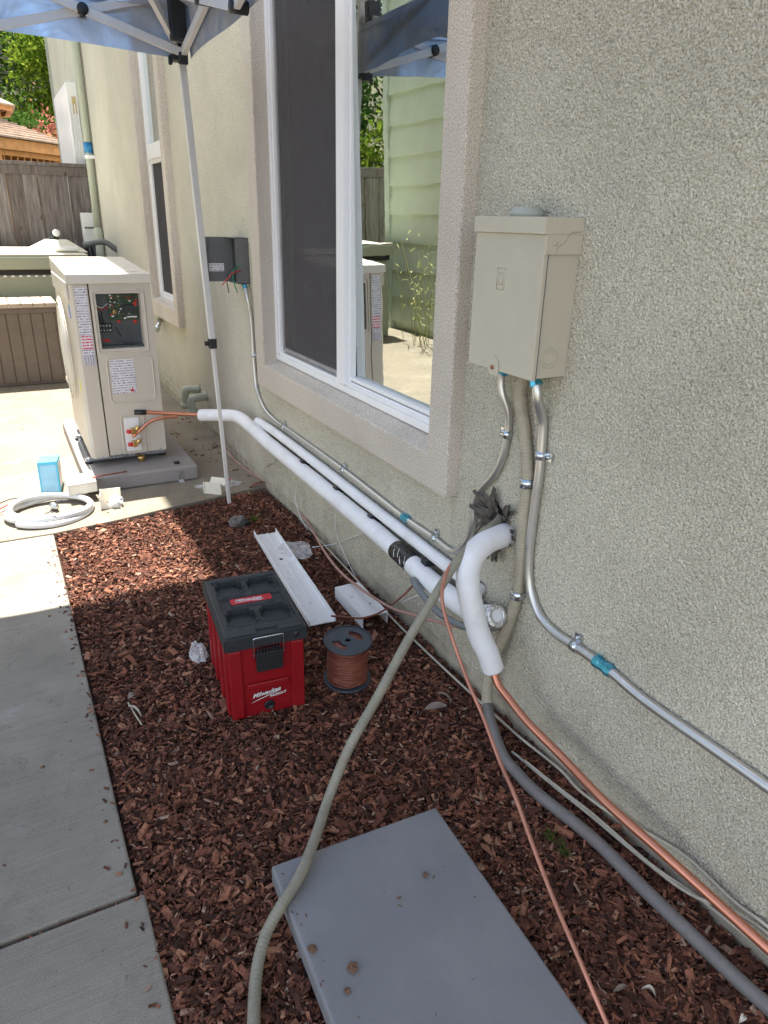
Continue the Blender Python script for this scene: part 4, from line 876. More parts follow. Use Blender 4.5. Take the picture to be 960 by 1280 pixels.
def text(s, size, mt, parent, mtx, shear=.3, ext=.0006, bold=.0):
    c = bpy.data.curves.new('lettering', 'FONT'); c.body = s; c.size = size; c.shear = shear; c.extrude = ext; c.offset = bold; c.align_x = 'CENTER'
    t = bpy.data.objects.new('tmp', c); link(t); bpy.context.view_layer.update()
    me = bpy.data.meshes.new_from_object(t.evaluated_get(bpy.context.evaluated_depsgraph_get())); bpy.data.objects.remove(t)
    me.materials.clear(); me.materials.append(mt); me.name = 'lettering'; me.transform(mtx)
    o = link(bpy.data.objects.new('lettering', me)); o.parent = parent; return o
def swoosh(x0, x1, z0, z1, t): return [(x0, z0), (x1, z1), (x1 - .004, z1 + t), (x0 + .02, z0 + t)]
inkw = mat('white_ink', (.75, .75, .76), .5, var=.02)
FR = Matrix.Translation((.123, -.0008, .078)) @ Matrix.Rotation(R_(7), 4, 'Y').inverted() @ Matrix.Rotation(R_(90), 4, 'X')
text('Milwaukee', .0215, inkw, tb, FR @ Matrix.Translation((-.006, .006, 0)), .45, bold=.0004)
text('PACKOUT', .0115, inkw, tb, FR @ Matrix.Translation((.030, -.010, 0)), .3, bold=.0003)
m = MB(); m.prism([(-.055, -.006), (.048, .0018), (.048, .0035), (-.03, -.0015)], 0, .0006, FR @ Matrix.Translation((-.006, 0, 0)) @ Matrix.Rotation(R_(5), 4, 'Z')); m.build('underline_mark', inkw, tb)
FT = Matrix.Translation((.125, .212, bh + .0427))
text('Milwaukee', .021, inkw, pl, FT @ Matrix.Translation((-.01, .003, 0)), .45, .0004, .0004)
text('PACKOUT', .008, inkw, pl, FT @ Matrix.Translation((.022, -.008, 0)), .3, .0004, .0002)
m = MB(); m.prism([(-.05, -.0045), (.045, .0), (.045, .0012), (-.03, -.001)], 0, .0004, FT @ Matrix.Translation((-.01, 0, 0))); m.build('underline_mark', inkw, pl)

# ------------------------------------------------ wire spool
sp = thing('wire_spool', 'dark grey plastic spool wound with brown wire, standing upright on the mulch', 'spool', (.893, 1.905, .0), R_(20))
sp.rotation_euler = (R_(3), R_(-2), R_(20))
def disc(z, holes):
    m = MB(); R0, T_ = .083, .004
    # ring sectors with two window cut-outs
    def sector(a0, a1, r0, r1, n=10):
        for i in range(n):
            a, b_ = a0 + (a1 - a0) * i / n, a0 + (a1 - a0) * (i + 1) / n
            p = [(r0 * math.cos(a), r0 * math.sin(a)), (r1 * math.cos(a), r1 * math.sin(a)), (r1 * math.cos(b_), r1 * math.sin(b_)), (r0 * math.cos(b_), r0 * math.sin(b_))]
            m.prism(p, z, z + T_)
    if holes:
        sector(0, 2 * math.pi, .056, R0, 48); sector(0, 2 * math.pi, .010, .028, 24)
        sector(R_(40), R_(140), .028, .056); sector(R_(220), R_(320), .028, .056)
    else: sector(0, 2 * math.pi, .010, R0, 48)
    m.lathe([(R0 - .003, z), (R0 + .001, z), (R0 + .001, z + T_ + .003), (R0 - .003, z + T_ + .003)], 48); return m
disc(.160, True).build('upper_flange', M['spoolm'], sp); disc(0, False).build('lower_flange', M['spoolm'], sp)
m = MB(); m.lathe([(.010, 0), (.024, 0), (.024, .16), (.010, .16)], 20); m.build('core', M['spoolm'], sp)
m = MB(); pts = []
for layer, (rr, z0, z1) in enumerate(((.058, .008, .155), (.0625, .155, .012), (.066, .014, .12))):
    turns = 26
    for i in range(turns * 18):
        t = i / (turns * 18); a = t * turns * 6.283; pts.append((rr * math.cos(a) + .001 * math.sin(t * 50), rr * math.sin(a), z0 + (z1 - z0) * t + .0025 * math.sin(a * .5 + t * 9)))
m.tube(pts, .0030, 5); m.lathe([(.03, .006), (.058, .006), (.058, .157), (.03, .157)], 24); m.build('wire_winding', M['wireb'], sp)
for k in range(9):
    a0 = rnd.uniform(0, 6); zz = rnd.uniform(.02, .14); tl = rnd.uniform(-.02, .02); m = MB()
    m.tube([(.0695 * math.cos(a), .0695 * math.sin(a), zz + tl * math.sin(a + a0)) for a in [i * math.pi / 16 for i in range(32)]], .0026, 5, closed=True); m.build('loose_turn', M['wireb'], sp)
cable('spool_wire', 'brown wire leaving the spool and curling up to the wall behind it', 'wire',
      [(0.933, 2.134, 0.120), (0.976, 2.097, 0.125), (1.023, 2.071, 0.120), (1.099, 2.086, 0.110), (1.174, 2.117, 0.110), (1.120, 1.927, 0.264), (1.150, 1.929, 0.285), (1.180, 1.947, 0.289)], .0038, 'wireb')

# ------------------------------------------------ white line-set cover pieces
def channel(name, label, A, B, width, height, up=True, mt='white'):
    A, B = Vector(A), Vector(B); d = (B - A); L = d.length; d.normalize(); s = Vector((0, 0, 1)).cross(d).normalized(); u = d.cross(s)
    F = Matrix((s, d, u)).transposed().to_4x4(); F.translation = A
    r = thing(name, label, 'cover', tuple(A)); r.matrix_world = F
    w = width / 2; prof = [(-w, height), (-w + .003, height + .002), (-w + .004, .006), (-w + .008, .003), (-.018, .003), (-.016, .006), (-.008, .006), (-.006, .003), (.012, .003), (.014, .005), (.020, .005), (.022, .003), (w - .008, .003), (w - .004, .006), (w - .003, height + .002), (w, height), (w, 0), (-w, 0)]
    m = MB(); n2 = len(prof); v = [(x, 0, z) for x, z in prof] + [(x, L, z) for x, z in prof]
    f = [(i, (i + 1) % n2, n2 + (i + 1) % n2, n2 + i) for i in range(n2)]
    # end faces as quads along the profile
    h = n2 // 2
    m.add(v, f); m.box(-w, w, 0, L, 0, .0029); m.build('channel', M[mt], r); return r, L
chn, L_ = channel('pipe_cover_channel', 'long white plastic pipe cover channel lying on the mulch behind the tool chest', (.955, 2.27, .005), (1.035, 3.20, .005), .115, .026)
m = MB(); m.lathe([(0, .0032), (.011, .0032), (.011, .0045), (0, .0045)], 4, Matrix.Translation((0, .62, 0)), smooth=False); m.build('centre_plate', M['steel'], chn)
for yy in (.17, .42):
    m = MB(); m.lathe([(0, .0031), (.003, .0031), (.003, .004), (0, .004)], 10, Matrix.Translation((-.02 + yy * .1, yy, 0))); m.build('screw_hole', M['black'], chn)
ec = thing('pipe_cover_end', 'white plastic end box of the pipe cover lying against the wall', 'cover', (1.145, 2.315, 0), R_(-1))
m = MB(); m.box(-.056, .056, -.138, .138, .045, .050); m.box(-.056, -.052, -.138, .138, .0, .045); m.box(.052, .056, -.138, .138, .0, .045); m.box(-.052, .052, .134, .138, .0, .045); m.build('shell', M['white'], ec)
m = MB(); m.box(-.012, .012, -.137, .137, .0505, .052); m.build('ridge', M['white'], ec)
for xx, yy in ((.02, -.05), (-.025, .03)):
    m = MB(); m.box(-.006, .006, -.0015, .0015, .0503, .0512, Matrix.Translation((xx, yy, 0)) @ Matrix.Rotation(.5, 4, 'Z')); m.build('slot', M['black'], ec)
def bag(label, loc, sx, sy, sz, seed, name='plastic_bag'):
    bm = bmesh.new(); bmesh.ops.create_icosphere(bm, subdivisions=4, radius=1)
    for v in bm.verts:
        d = v.co.copy(); k = 1 + .35 * mnoise.noise(d * 1.5 + Vector((seed, 0, 0))) + .18 * mnoise.noise(d * 4 + Vector((seed, 3, 0))) + .06 * mnoise.noise(d * 11)
        v.co = Vector((d.x * sx * k, d.y * sy * k, max(-.15, d.z) * sz * k + .15 * sz))
    me = bpy.data.meshes.new('bag'); bm.to_mesh(me); bm.free(); me.materials.append(M['bag'])
    o = link(bpy.data.objects.new(name, me)); o.location = loc; return tag(o, label, 'plastic bag')
bag('crumpled clear plastic bag poking out left of the red tool chest', (.458, 2.27, 0), .028, .05, .045, 2)
bag('flat clear plastic bag under the long white cover channel', (1.10, 2.97, 0), .085, .10, .015, 5)
bag('clear plastic parts bag with a red strip beside the canopy leg', (1.02, 4.02, 0), .12, .07, .02, 8)
m = MB(); m.box(-.07, .03, -.012, .012, 0, .012, Matrix.Translation((1.06, 4.0, .028)) @ Matrix.Rotation(.2, 4, 'Z')); tag(m.build('red_tag', M['redcap'], bevel=.002), 'small red strip lying on the parts bag by the canopy leg', 'tag')
bag('thin clear plastic scrap at the foot of the blue carton', (.17, 4.17, 0), .06, .05, .008, 12)

# curved cream fittings
def saddle(name, label, loc, rz, w, d, h, mt='cream'):
    r = thing(name, label, 'fitting', loc, rz); m = MB(); n2 = 10; v = []
    for side in (0, 1):
        for i in range(n2 + 1):
            t = i / n2; v += [(side * w, d * (t - .5), .004 + h * (1 - .45 * math.sin(t * math.pi))), (side * w, d * (t - .5), 0)]
    f = []
    k = 2 * (n2 + 1)
    for i in range(n2):
        a = 2 * i; f += [(a, a + 2, k + a + 2, k + a), (a, a + 1, a + 3, a + 2), (k + a, k + a + 2, k + a + 3, k + a + 1)]
    f += [(0, k, k + 1, 1), (2 * n2, 2 * n2 + 1, k + 2 * n2 + 1, k + 2 * n2)]
    m.add(v, f); m.build('shell', M[mt], r, bevel=.001); m = MB(); m.box(-.012, .002, -d * .5, d * .5, 0, .006); m.box(-.012, -.006, -d * .48, -d * .42, 0, h); m.build('flange', M[mt], r, bevel=.001); return r
saddle('pipe_cover_fitting', 'cream curved pipe cover fitting on the patio edge left of the canopy leg', (.945, 3.95, 0), R_(-40), .10, .09, .07)
# carton, cover and bracket in front of the pad
bl = thing('carton', 'light blue carton standing on the sunny concrete left of the heat pump', 'box', (.062, 4.28, 0), R_(-14))
m = MB(); m.box(0, .105, 0, .20, 0, .19); m.build('carton_body', M['blue'], bl, bevel=.003)
m = MB(); m.box(.010, .095, -.001, .0, .015, .17); m.build('front_label', M['blue2'], bl)
m = MB(); m.box(.1052, .1065, .02, .18, .03, .17); m.build('side_label', M['white'], bl)
bl.rotation_euler = (R_(-6), 0, R_(-8))
cv = thing('plastic_cover', 'cream plastic wiring cover resting on the front left corner of the equipment pad', 'cover', (.20, 4.03, .0), R_(4))
m = MB(); m.box(.0, .15, .03, .20, .105, .112); m.box(0, .15, 0.03, .036, .05, .105); m.box(0, .006, 0.03, .2, .05, .105); m.build('shell', M['cream'], cv, bevel=.003)
cv2 = thing('bracket', 'cream right angled bracket holding crumpled white paper in front of the equipment pad', 'bracket', (.335, 3.905, .0), R_(-8))
m = MB(); m.box(0, .11, 0, .10, .0, .005); m.box(0, .11, .095, .10, 0, .085); m.box(0, .005, 0, .1, 0, .065); m.add([(0.0, 0, .0), (.06, -.004, .0), (.0, -.004, .085), (0, 0.004, 0), (.06, 0.0, 0), (0, 0, .085)], [(0, 1, 2), (5, 4, 3), (0, 3, 4, 1), (1, 4, 5, 2), (2, 5, 3, 0)]); m.build('plate', M['cream'], cv2, bevel=.001)
me = blob(.035, 4.4, .7, 3, .8); me.materials.append(M['white']); o = link(bpy.data.objects.new('crumpled_paper', me)); o.location = (.42, 3.92, .03); tag(o, 'crumpled white paper lying against the cream bracket', 'paper')
m = MB(); m.tube([(.33, 4.12, .118), (.40, 4.14, .117), (.53, 4.19, .105)], .0045, 10); tag(m.build('copper_offcut', M['coppero']), 'short copper tube offcut lying across the pad in front of the heat pump', 'tube')

# coil of white conduit
pts = []
for i in range(150):
    t = i / 149; a = -2.4 + t * 2 * math.pi * 2.15; rr = .215 - .03 * t + .008 * math.sin(a * 2.3)
    pts.append((.085 + rr * math.cos(a), 3.955 + rr * math.sin(a) * .92, .017 + .034 * (t if t > .35 else t * .4) + .006 * math.sin(a * 1.7)))
cl = thing('conduit_coil', 'coil of white flexible conduit lying on the sunny concrete by the mulch corner', 'hose', (.085, 3.955, 0))
m = MB(); m.tube(pts, .0155, 12); world_part('coil', m, mat('white_conduit', (.62, .64, .66), .45, dirt=.1), cl)
m = MB(); m.lathe([(.0, -.03), (.017, -.03), (.02, -.01), (.02, .01), (.014, .012), (.014, .035), (0, .035)], 14, frame_at((.11, 4.0, .025), (.3, -1, .1))); world_part('end_connector', m, M['zinc'], cl)
for mt, pts_ in (('black', [(.02, 4.17, .01), (-.08, 4.2, .03), (-.2, 4.12, .02), (-.3, 3.98, .01)]), ('redw', [(.03, 4.15, .01), (-.06, 4.15, .03), (-.16, 4.08, .02), (-.28, 3.95, .01)]), ('cableg', [(.02, 4.12, .01), (-.1, 4.09, .02), (-.2, 4.0, .01), (-.3, 3.9, .01)])):
    m = MB(); m.tube(spline([Vector(p) for p in pts_], .02), .0035, 8); world_part('wire_tail', m, M[mt], cl)
for k in range(3):
    m = MB(); m.tube([(.0 + k * .02, 3.90 - k * .015, .004), (.09 + k * .015, 3.99 - k * .012, .004)], .0022, 6); tag(m.build('wire_offcut', M['boxg']), ('thin dark wire offcut furthest left inside the conduit coil', 'thin dark wire offcut in the middle of the three inside the coil', 'thin dark wire offcut nearest the viewer inside the coil')[k], 'wire', 'offcuts inside the conduit coil')

# ------------------------------------------------ pop-up canopy
cn = thing('canopy', 'pop-up canopy with grey blue fabric on a white folding frame', 'canopy', (1.0, 3.72, 0))
X0, X1, Y0, Y1 = -2.15, .885, .26, 3.56
def cpart(name, mb, mt, bevel=0, parent=None): return world_part(name, mb, M[mt], parent or cn, bevel)
def bar(a, b, w_=.011, h_=.016, up=(0, 0, 1)):
    a, b = Vector(a), Vector(b); F = frame_at(a, b - a, up); m = MB(); m.box(-w_, w_, -h_, h_, 0, (b - a).length, F); return m
leg_top = (.872, 3.585, 2.15); leg_mid = (.958, 3.685, .90)
def legs(b, mid, tp):
    m = bar(b, mid, .0095, .0095, (0, 1, 0)); cpart('lower_leg', m, 'canframe', .002)
    m = bar(mid, (tp[0], tp[1], tp[2] + .28), .0145, .0145, (0, 1, 0)); cpart('upper_leg', m, 'canframe', .002)
    m = MB(); F = Matrix.Translation(mid); m.box(-.019, .019, -.019, .019, -.025, .025, F); m.box(-.04, -.019, -.01, .01, -.01, .012, F); cpart('leg_lock', m, 'black', .003)
    m = MB(); F = Matrix.Translation(tp); m.box(-.033, .033, -.033, .033, -.03, .035, F); m.box(-.045, -.03, -.012, .012, -.045, -.01, F); m.box(-.012, .028, -.05, -.03, -.045, -.0, F); cpart('corner_bracket', m, 'black', .004)
    m = MB(); F = Matrix.Translation((tp[0] - .015, tp[1] - .085, tp[2])); m.box(-.034, .034, -.02, .02, .03, .27, F); cpart('corner_sleeve', m, 'black', .006)
legs((1.0, 3.72, -.005), leg_mid, leg_top)
for (x, y) in ((X0, Y1), (X0, Y0), (X1, Y0)): legs((x, y, 0), (x, y, .90), (x, y, 2.16))
# scissor trusses on the two edges in view
def truss(A, B, n, zlo, zhi):
    A, B = Vector(A), Vector(B); d = (B - A) / n; s = Vector((-d.y, d.x, 0)).normalized() * .012
    for k in range(n):
        a, b = A + d * k, A + d * (k + 1); up, dn = (zlo, zhi) if k % 2 == 0 else (zhi, zlo)
        m = bar((a.x + s.x, a.y + s.y, up), (b.x + s.x, b.y + s.y, dn)); cpart('truss_bar', m, 'canframe', .002)
        m = bar((a.x - s.x, a.y - s.y, dn), (b.x - s.x, b.y - s.y, up)); cpart('truss_bar', m, 'canframe', .002)
        c = (a + b) / 2
        for q in (Vector((c.x, c.y, (zlo + zhi) / 2)), Vector((b.x, b.y, zhi)), Vector((b.x, b.y, zlo))):
            m = MB(); m.lathe([(0, -.03), (.022, -.03), (.022, .03), (0, .03)], 12, frame_at(q, s)); cpart('truss_joint', m, 'black')
truss((.872, 3.56, 0), (X0, 3.56, 0), 4, 2.15, 2.36)
truss((.872, 3.55, 0), (X1, Y0, 0), 4, 2.15, 2.36)
m = bar((.885, 3.60, 2.16), (.38, 2.9, 2.62)); cpart('roof_strut', m, 'canframe', .002)
m = bar((.885, 3.62, 2.44), (-.6, 1.35, 3.1)); cpart('roof_rafter', m, 'canframe', .002)
# fabric: hip roof with sag plus a short valance
def roofz(x, y):
    dx = min(x - X0, X1 - x) / 1.5; dy = min(y - Y0, Y1 - y) / 1.5; t = max(0, min(1, dx, dy))
    return 2.30 + .85 * t - .05 * math.sin(math.pi * t) + .010 * mnoise.noise(Vector((x * 3, y * 3, 1)))
m = MB(); m.grid(60, 80, lambda u, v: (X0 - .02 + (X1 - X0 + .04) * u, Y0 - .02 + (Y1 - Y0 + .04) * v, roofz(X0 + (X1 - X0) * u, Y0 + (Y1 - Y0) * v)))
cpart('fabric_roof', m, 'canopy')
def val(A, B, nrm_):
    A, B = Vector(A), Vector(B); m = MB()
    m.grid(60, 6, lambda u, v: tuple(A.lerp(B, u) + Vector(nrm_) * (.015 + .02 * v + .012 * v * math.sin(u * 25)) + Vector((0, 0, 2.33 - v * (.185 + .012 * math.sin(u * 14))))))
    cpart('valance', m, 'canopy')
val((X0, Y1, 0), (X1, Y1, 0), (0, 1, 0)); val((X1, Y0, 0), (X1, Y1, 0), (1, 0, 0)); val((X0, Y0, 0), (X0, Y1, 0), (-1, 0, 0)); val((X0, Y0, 0), (X1, Y0, 0), (0, -1, 0))

# ------------------------------------------------ things on the far part of the wall
ds = thing('downspout', 'sage painted downspout pipe with a strip of blue tape near the house corner', 'downspout', (1.225, 9.6, 0))
m = MB(); m.tube([(0, 0, 1.28), (0, 0, 5.7)], .043, 18); m.build('pipe', M['greenpipe'], ds)
m = MB(); m.lathe([(.052, 1.18), (.056, 1.2), (.056, 1.32), (.044, 1.36)], 18); m.tube(spline([(0, 0, 1.2), (-.01, -.02, 1.0), (-.01, -.03, .3), (-.05, -.06, .06)], .05), .05, 16); m.build('lower_pipe', M['greenpipe'], ds)
m = MB(); m.lathe([(.0435, 2.09), (.050, 2.09), (.050, 2.13), (.0435, 2.13)], 18); m.box(.0, .052, -.09, .09, 2.09, 2.125); m.build('strap', M['vinyl'], ds)
m = MB(); m.lathe([(.044, 2.15), (.0455, 2.15), (.0455, 2.26), (.044, 2.25)], 18); m.build('tape', M['bluetape'], ds)
mb_ = thing('meter_box', 'white meter box on the wall where the fence meets the house', 'electrical box', (1.19, 10.08, 1.12))
m = MB(); m.box(-.085, .085, -.1, .1, .05, .40); m.build('case', M['white'], mb_, bevel=.008)
m = MB(); m.box(-.07, .06, -.108, -.1, .22, .24); m.build('seam', M['boxg'], mb_)
m = MB(); m.box(-.09, .085, -.06, .08, -.16, .04); m.build('lower_case', M['black'], mb_, bevel=.01)
for k in range(2):
    m = MB(); m.tube([(-.05 + k * .05, -.09, .05), (-.03 + k * .05, -.1, -.10), (-.05 + k * .05, -.09, -.3)], .012, 8); m.build('pipe', M['steel'], mb_)
sg = thing('capped_pipe_stubs', 'pair of sage painted pipe elbows coming out of the wall foot behind the heat pump', 'pipe', (1.275, 5.4, .1))
for (a, b_) in (((1.170, 5.409, 0.206), (1.260, 5.378, 0.285)), ((1.150, 5.122, 0.224), (1.260, 5.168, 0.281))):
    a, b_ = Vector(a), Vector(b_); mid = Vector((a.x, a.y, b_.z)); m = MB()
    m.tube(spline([b_ + Vector((.02, 0, 0)), mid + Vector((.03, 0, 0)), mid + Vector((.0, 0, -.015)), Vector((mid.x, mid.y, a.z - .06))], .01), .030, 14)
    F = Matrix.Translation((mid.x, mid.y, a.z - .06)); m.lathe([(0, 0), (.036, 0), (.036, .04), (.03, .04)], 14, F); m.lathe([(.03, -.012), (.036, -.012), (.036, .012), (.03, .012)], 14, Matrix.Translation(b_) @ Matrix.Rotation(R_(90), 4, 'Y'))
    world_part('elbow', m, M['greenpipe'], sg)
hb = thing('hose_bib', 'small weathered tap with a rust stain under the narrow window', 'tap', (1.260, 6.481, 0.640))
m = MB(); m.tube([(0, .12, .02), (-.02, .0, 0), (-.06, -.08, -.02)], .016, 12); m.lathe([(0, 0), (.028, 0), (.028, .014), (.01, .03), (0, .03)], 12, Matrix.Translation((-.06, -.09, -.03))); m.build('tap_body', M['zinc'], hb)
m = MB(); m.lathe([(0, 0), (.022, 0), (.022, .01), (0, .01)], 12, Matrix.Translation((-.07, -.10, -.035)) @ Matrix.Rotation(R_(120), 4, 'X')); m.build('spout', M['greenpipe'], hb)

# ------------------------------------------------ hot tub and deck box
ht = thing('hot_tub', 'sage green hot tub with a folded cover standing against the fence', 'hot tub', (-.35, 9.1, 0))
m = MB(); m.box(-1.35, 1.22, -.92, .92, 0, .94); m.build('cabinet', M['tub'], ht, bevel=.02)
m = MB(); m.box(-1.40, 1.27, -.98, .98, .985, 1.115); m.build('cover', M['tub'], ht, bevel=.02)
m = MB(); m.box(-1.39, 1.26, -.97, .97, 1.116, 1.128); m.build('cover_top', M['tubtop'], ht, bevel=.006)
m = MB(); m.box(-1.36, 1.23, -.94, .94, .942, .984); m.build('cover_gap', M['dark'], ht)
n3 = 0
for k in range(34):
    m = MB(); m.prism([(-.024, 0), (.024, 0), (.0, .022)], 0, .006, Matrix.Translation((-1.2 + k * .07, -.925, .915)) @ Matrix.Rotation(R_(90), 4, 'X')); m.build('skirt_tab', M['white'], ht)
tp = thing('cover_cap', 'low white fabric peak with a round white knob on the hot tub cover', 'cap', (.66, 8.75, 1.128))
m = MB(); v = [(-.36, -.3, 0), (.30, -.3, 0), (.34, .35, 0), (-.3, .35, 0), (-.10, -.16, .12), (.12, -.16, .12), (.14, .12, .12), (-.08, .12, .12)]
m.add(v, [(3, 2, 1, 0), (4, 5, 6, 7), (0, 1, 5, 4), (1, 2, 6, 5), (2, 3, 7, 6), (3, 0, 4, 7)]); m.build('peak', M['tubtop'], tp, bevel=.02)
m = MB(); m.box(-.02, .20, -.31, -.26, .02, .06); m.build('buckle_pad', M['white'], tp, bevel=.008)
m = MB(); m.lathe([(0, 0), (.05, 0), (.05, .02), (.02, .03), (.02, .06)], 14, Matrix.Translation((.0, -.02, .12))); m.build('knob_base', M['black'], tp)
m = MB(); m.lathe([(0, -.015), (.03, -.015), (.038, 0), (.03, .015), (0, .015)], 18, Matrix.Translation((.03, -.05, .185)) @ Matrix.Rotation(R_(80), 4, 'X')); m.build('knob', M['white'], tp)
m = MB(); m.tube(spline([(.30, .1, .06), (.5, .0, .10), (.62, -.05, .02), (.75, .0, .01)], .05), .03, 10); m.build('hood_strap', M['boxg'], tp)
db = thing('deck_box', 'brown resin deck storage box with a pale slatted lid in front of the hot tub', 'storage box', (-.24, 7.40, 0))
m = MB(); m.box(-.73, .73, .02, .55, 0, .69); m.build('box_body', M['deck'], db, bevel=.008)
for k in range(14):
    x = -.71 + k * .102; m = MB(); m.box(x, x + .094, .006, .024, .03, .655); m.build('plank', M['deck'], db, bevel=.004)
m = MB(); m.box(-.735, .735, .0, .02, .655, .70); m.build('top_rail', M['deck'], db, bevel=.004)
m = MB(); m.box(.16, .24, -.012, .004, .65, .70); m.build('latch', M['deck'], db, bevel=.003)
for k in range(15):
    x = -.74 + k * .099; m = MB(); m.box(x, x + .094, -.015, .57, .705, .745); m.build('lid_plank', M['decktop'], db, bevel=.006)
m = MB(); m.box(-.735, .735, -.01, .56, .699, .708); m.build('lid_base', M['deck'], db)

# ------------------------------------------------ fence
fn = thing('fence', 'weathered grey vertical board fence with a flat cap rail', 'fence', (1.2, 10.3, 0))
x = 1.17; k = 0
ws = [.075, .16, .15, .19, .16, .18, .15, .17]
xb = 0.0 - .03
pos = 0.06
while pos > -7.5:
    wd = ws[k % len(ws)] ; off = .0 if k % 2 else .014
    m = MB(); z1 = 2.02; m.box(pos - wd, pos, -off - .016, -off, .0, z1)
    m.build('board', M['fence'], fn, bevel=.002); pos -= wd + .006 - (.012 if off else 0) ; k += 1
m = MB(); m.box(-7.5, .065, -.06, .06, 2.03, 2.07); m.build('cap_rail', M['fence'], fn, bevel=.003)
m = MB(); m.box(-7.5, .06, -.052, -.032, 1.93, 2.028); m.build('trim_rail', M['fence'], fn, bevel=.003)
for zz in (.4, 1.2):
    m = MB(); m.box(-7.5, .05, .002, .05, zz, zz + .09); m.build('rail', M['fence'], fn)

# ------------------------------------------------ gazebo
gz = thing('gazebo', 'cedar gazebo with a tan shingled roof and small cupola behind the fence', 'gazebo', (-.35, 16.2, 0), R_(22.5))
def octring(r0, z0, r1, z1, name, mt, th=.05):
    for k in range(8):
        a, b_ = R_(45 * k), R_(45 * (k + 1))
        P = lambda r, an, z: (r * math.cos(an), r * math.sin(an), z)
        m = MB(); v = [P(r0, a, z0), P(r0, b_, z0), P(r1, b_, z1), P(r1, a, z1), P(r0, a, z0 - th), P(r0, b_, z0 - th), P(r1, b_, z1 - th), P(r1, a, z1 - th)]
        m.add(v, [(0, 1, 2, 3), (7, 6, 5, 4), (0, 4, 5, 1), (1, 5, 6, 2), (2, 6, 7, 3), (3, 7, 4, 0)]); m.build(name, M[mt], gz)
RE, ZE = 2.25, 2.64
for c_ in range(8):      # shingle courses stepping up the roof
    t0, t1 = c_ / 8, (c_ + 1) / 8; octring(RE + (1.0 - RE) * t0, ZE + .42 * t0 + .02, RE + (1.0 - RE) * t1, ZE + .42 * t1 - .01, 'shingle_course', 'shingle', .03)
octring(1.32, 3.26, .12, 3.78, 'cupola_shingle_course', 'shingle', .03)
octring(1.26, 3.24, 1.16, 3.24, 'cupola_fascia', 'cedar', .08)
m = MB()
for k in range(8):
    a = R_(45 * k); c = Vector((1.0 * math.cos(a), 1.0 * math.sin(a), 0)); m = MB(); m.box(-.04, .04, -.04, .04, 3.0, 3.2, Matrix.Translation(c)); m.build('cupola_post', M['cedar'], gz)
m = MB(); m.lathe([(0, 3.0), (.9, 3.0), (.9, 3.22), (0, 3.22)], 8); m.build('cupola_core', M['dark'], gz)
octring(2.16, 2.62, 2.08, 2.62, 'fascia', 'cedar', .16)
for k in range(8):
    a = R_(45 * k); c = Vector((1.98 * math.cos(a), 1.98 * math.sin(a), 0)); m = MB(); m.box(-.06, .06, -.06, .06, -.1, 2.55, Matrix.Translation(c) @ Matrix.Rotation(a, 4, 'Z')); m.build('post', M['cedar'], gz)
    b_ = R_(45 * (k + 1)); e2 = Vector((1.98 * math.cos(b_), 1.98 * math.sin(b_), 0)); dv = e2 - c
    for zz, hh in ((2.42, .04), (2.12, .035)):
        m = bar((c.x, c.y, zz), (e2.x, e2.y, zz), .03, hh); m.build('frieze_rail', M['cedar'], gz)
    for j in range(1, 10):
        q = c + dv * (j / 10); m = MB(); m.lathe([(.0, 0), (.025, 0), (.012, .06), (.028, .12), (.012, .18), (.025, .25), (0, .25)], 6, Matrix.Translation((q.x, q.y, 2.14))); m.build('spindle', M['cedar'], gz)
m = MB(); m.lathe([(0, -.05), (2.1, -.05), (2.1, .12), (0, .12)], 8); m.build('deck', M['cedar'], gz)

# ------------------------------------------------ trees and bushes
def leaves(n, cx, cy, cz, rx, ry, rz, s, seed, clumps=26, hollow=.35):
    r = np.random.RandomState(seed); cc = r.normal(size=(clumps, 3)); cc /= np.linalg.norm(cc, axis=1)[:, None]; cc *= (r.uniform(hollow, 1.0, clumps) ** .6)[:, None]
    idx = r.randint(0, clumps, n); sz = r.uniform(.16, .36, clumps)[idx]
    p = cc[idx] + r.normal(size=(n, 3)) * sz[:, None] * .62
    p = p * np.array([rx, ry, rz]) + np.array([cx, cy, cz])
    a = r.normal(size=(n, 3)); a /= np.linalg.norm(a, axis=1)[:, None]; b = np.cross(a, r.normal(size=(n, 3))); b /= np.linalg.norm(b, axis=1)[:, None]
    L = s * r.uniform(.6, 1.4, n)[:, None]; W2 = L * .42
    V = np.stack([p - a * L, p + b * W2, p + a * L, p - b * W2], 1)
    return V.reshape(-1, 3), np.arange(n * 4)
def tree(name, label, cat, x, y, h, r, mt, n, s, seed, group=None, squash=.9, trunk=.10, lowest=.25):
    z0 = hill(x, y); root = thing(name, label, cat, (x, y, z0), group=group)
    rr = random.Random(seed); m = MB()
    m.tube(spline([(0, 0, -.2), (.05 * rr.uniform(-1, 1), 0, h * .3), (.15 * rr.uniform(-1, 1), .1, h * .6), (0, 0, h * .85)], .3), lambda t: trunk * (1 - .75 * t), 8)
    for k in range(9):
        a = rr.uniform(0, 6.28); z = h * rr.uniform(.22, .7); L = r * rr.uniform(.5, .95)
        m.tube([(0, 0, z), (L * .5 * math.cos(a), L * .5 * math.sin(a), z + L * .35), (L * math.cos(a), L * math.sin(a), z + L * .6)], lambda t: trunk * .4 * (1 - .8 * t), 6)
    m.build('trunk', M['bark'], root)
    V, F = leaves(n, 0, 0, h * (lowest + (1 - lowest) / 2), r, r, h * (1 - lowest) / 2 * squash * 1.1, s, seed)
    me = fastmesh('crown', V, F, 4, M[mt]); o = link(bpy.data.objects.new('crown', me)); o.parent = root; return root
G_ = 'trees and shrubs on the slope behind the fence'
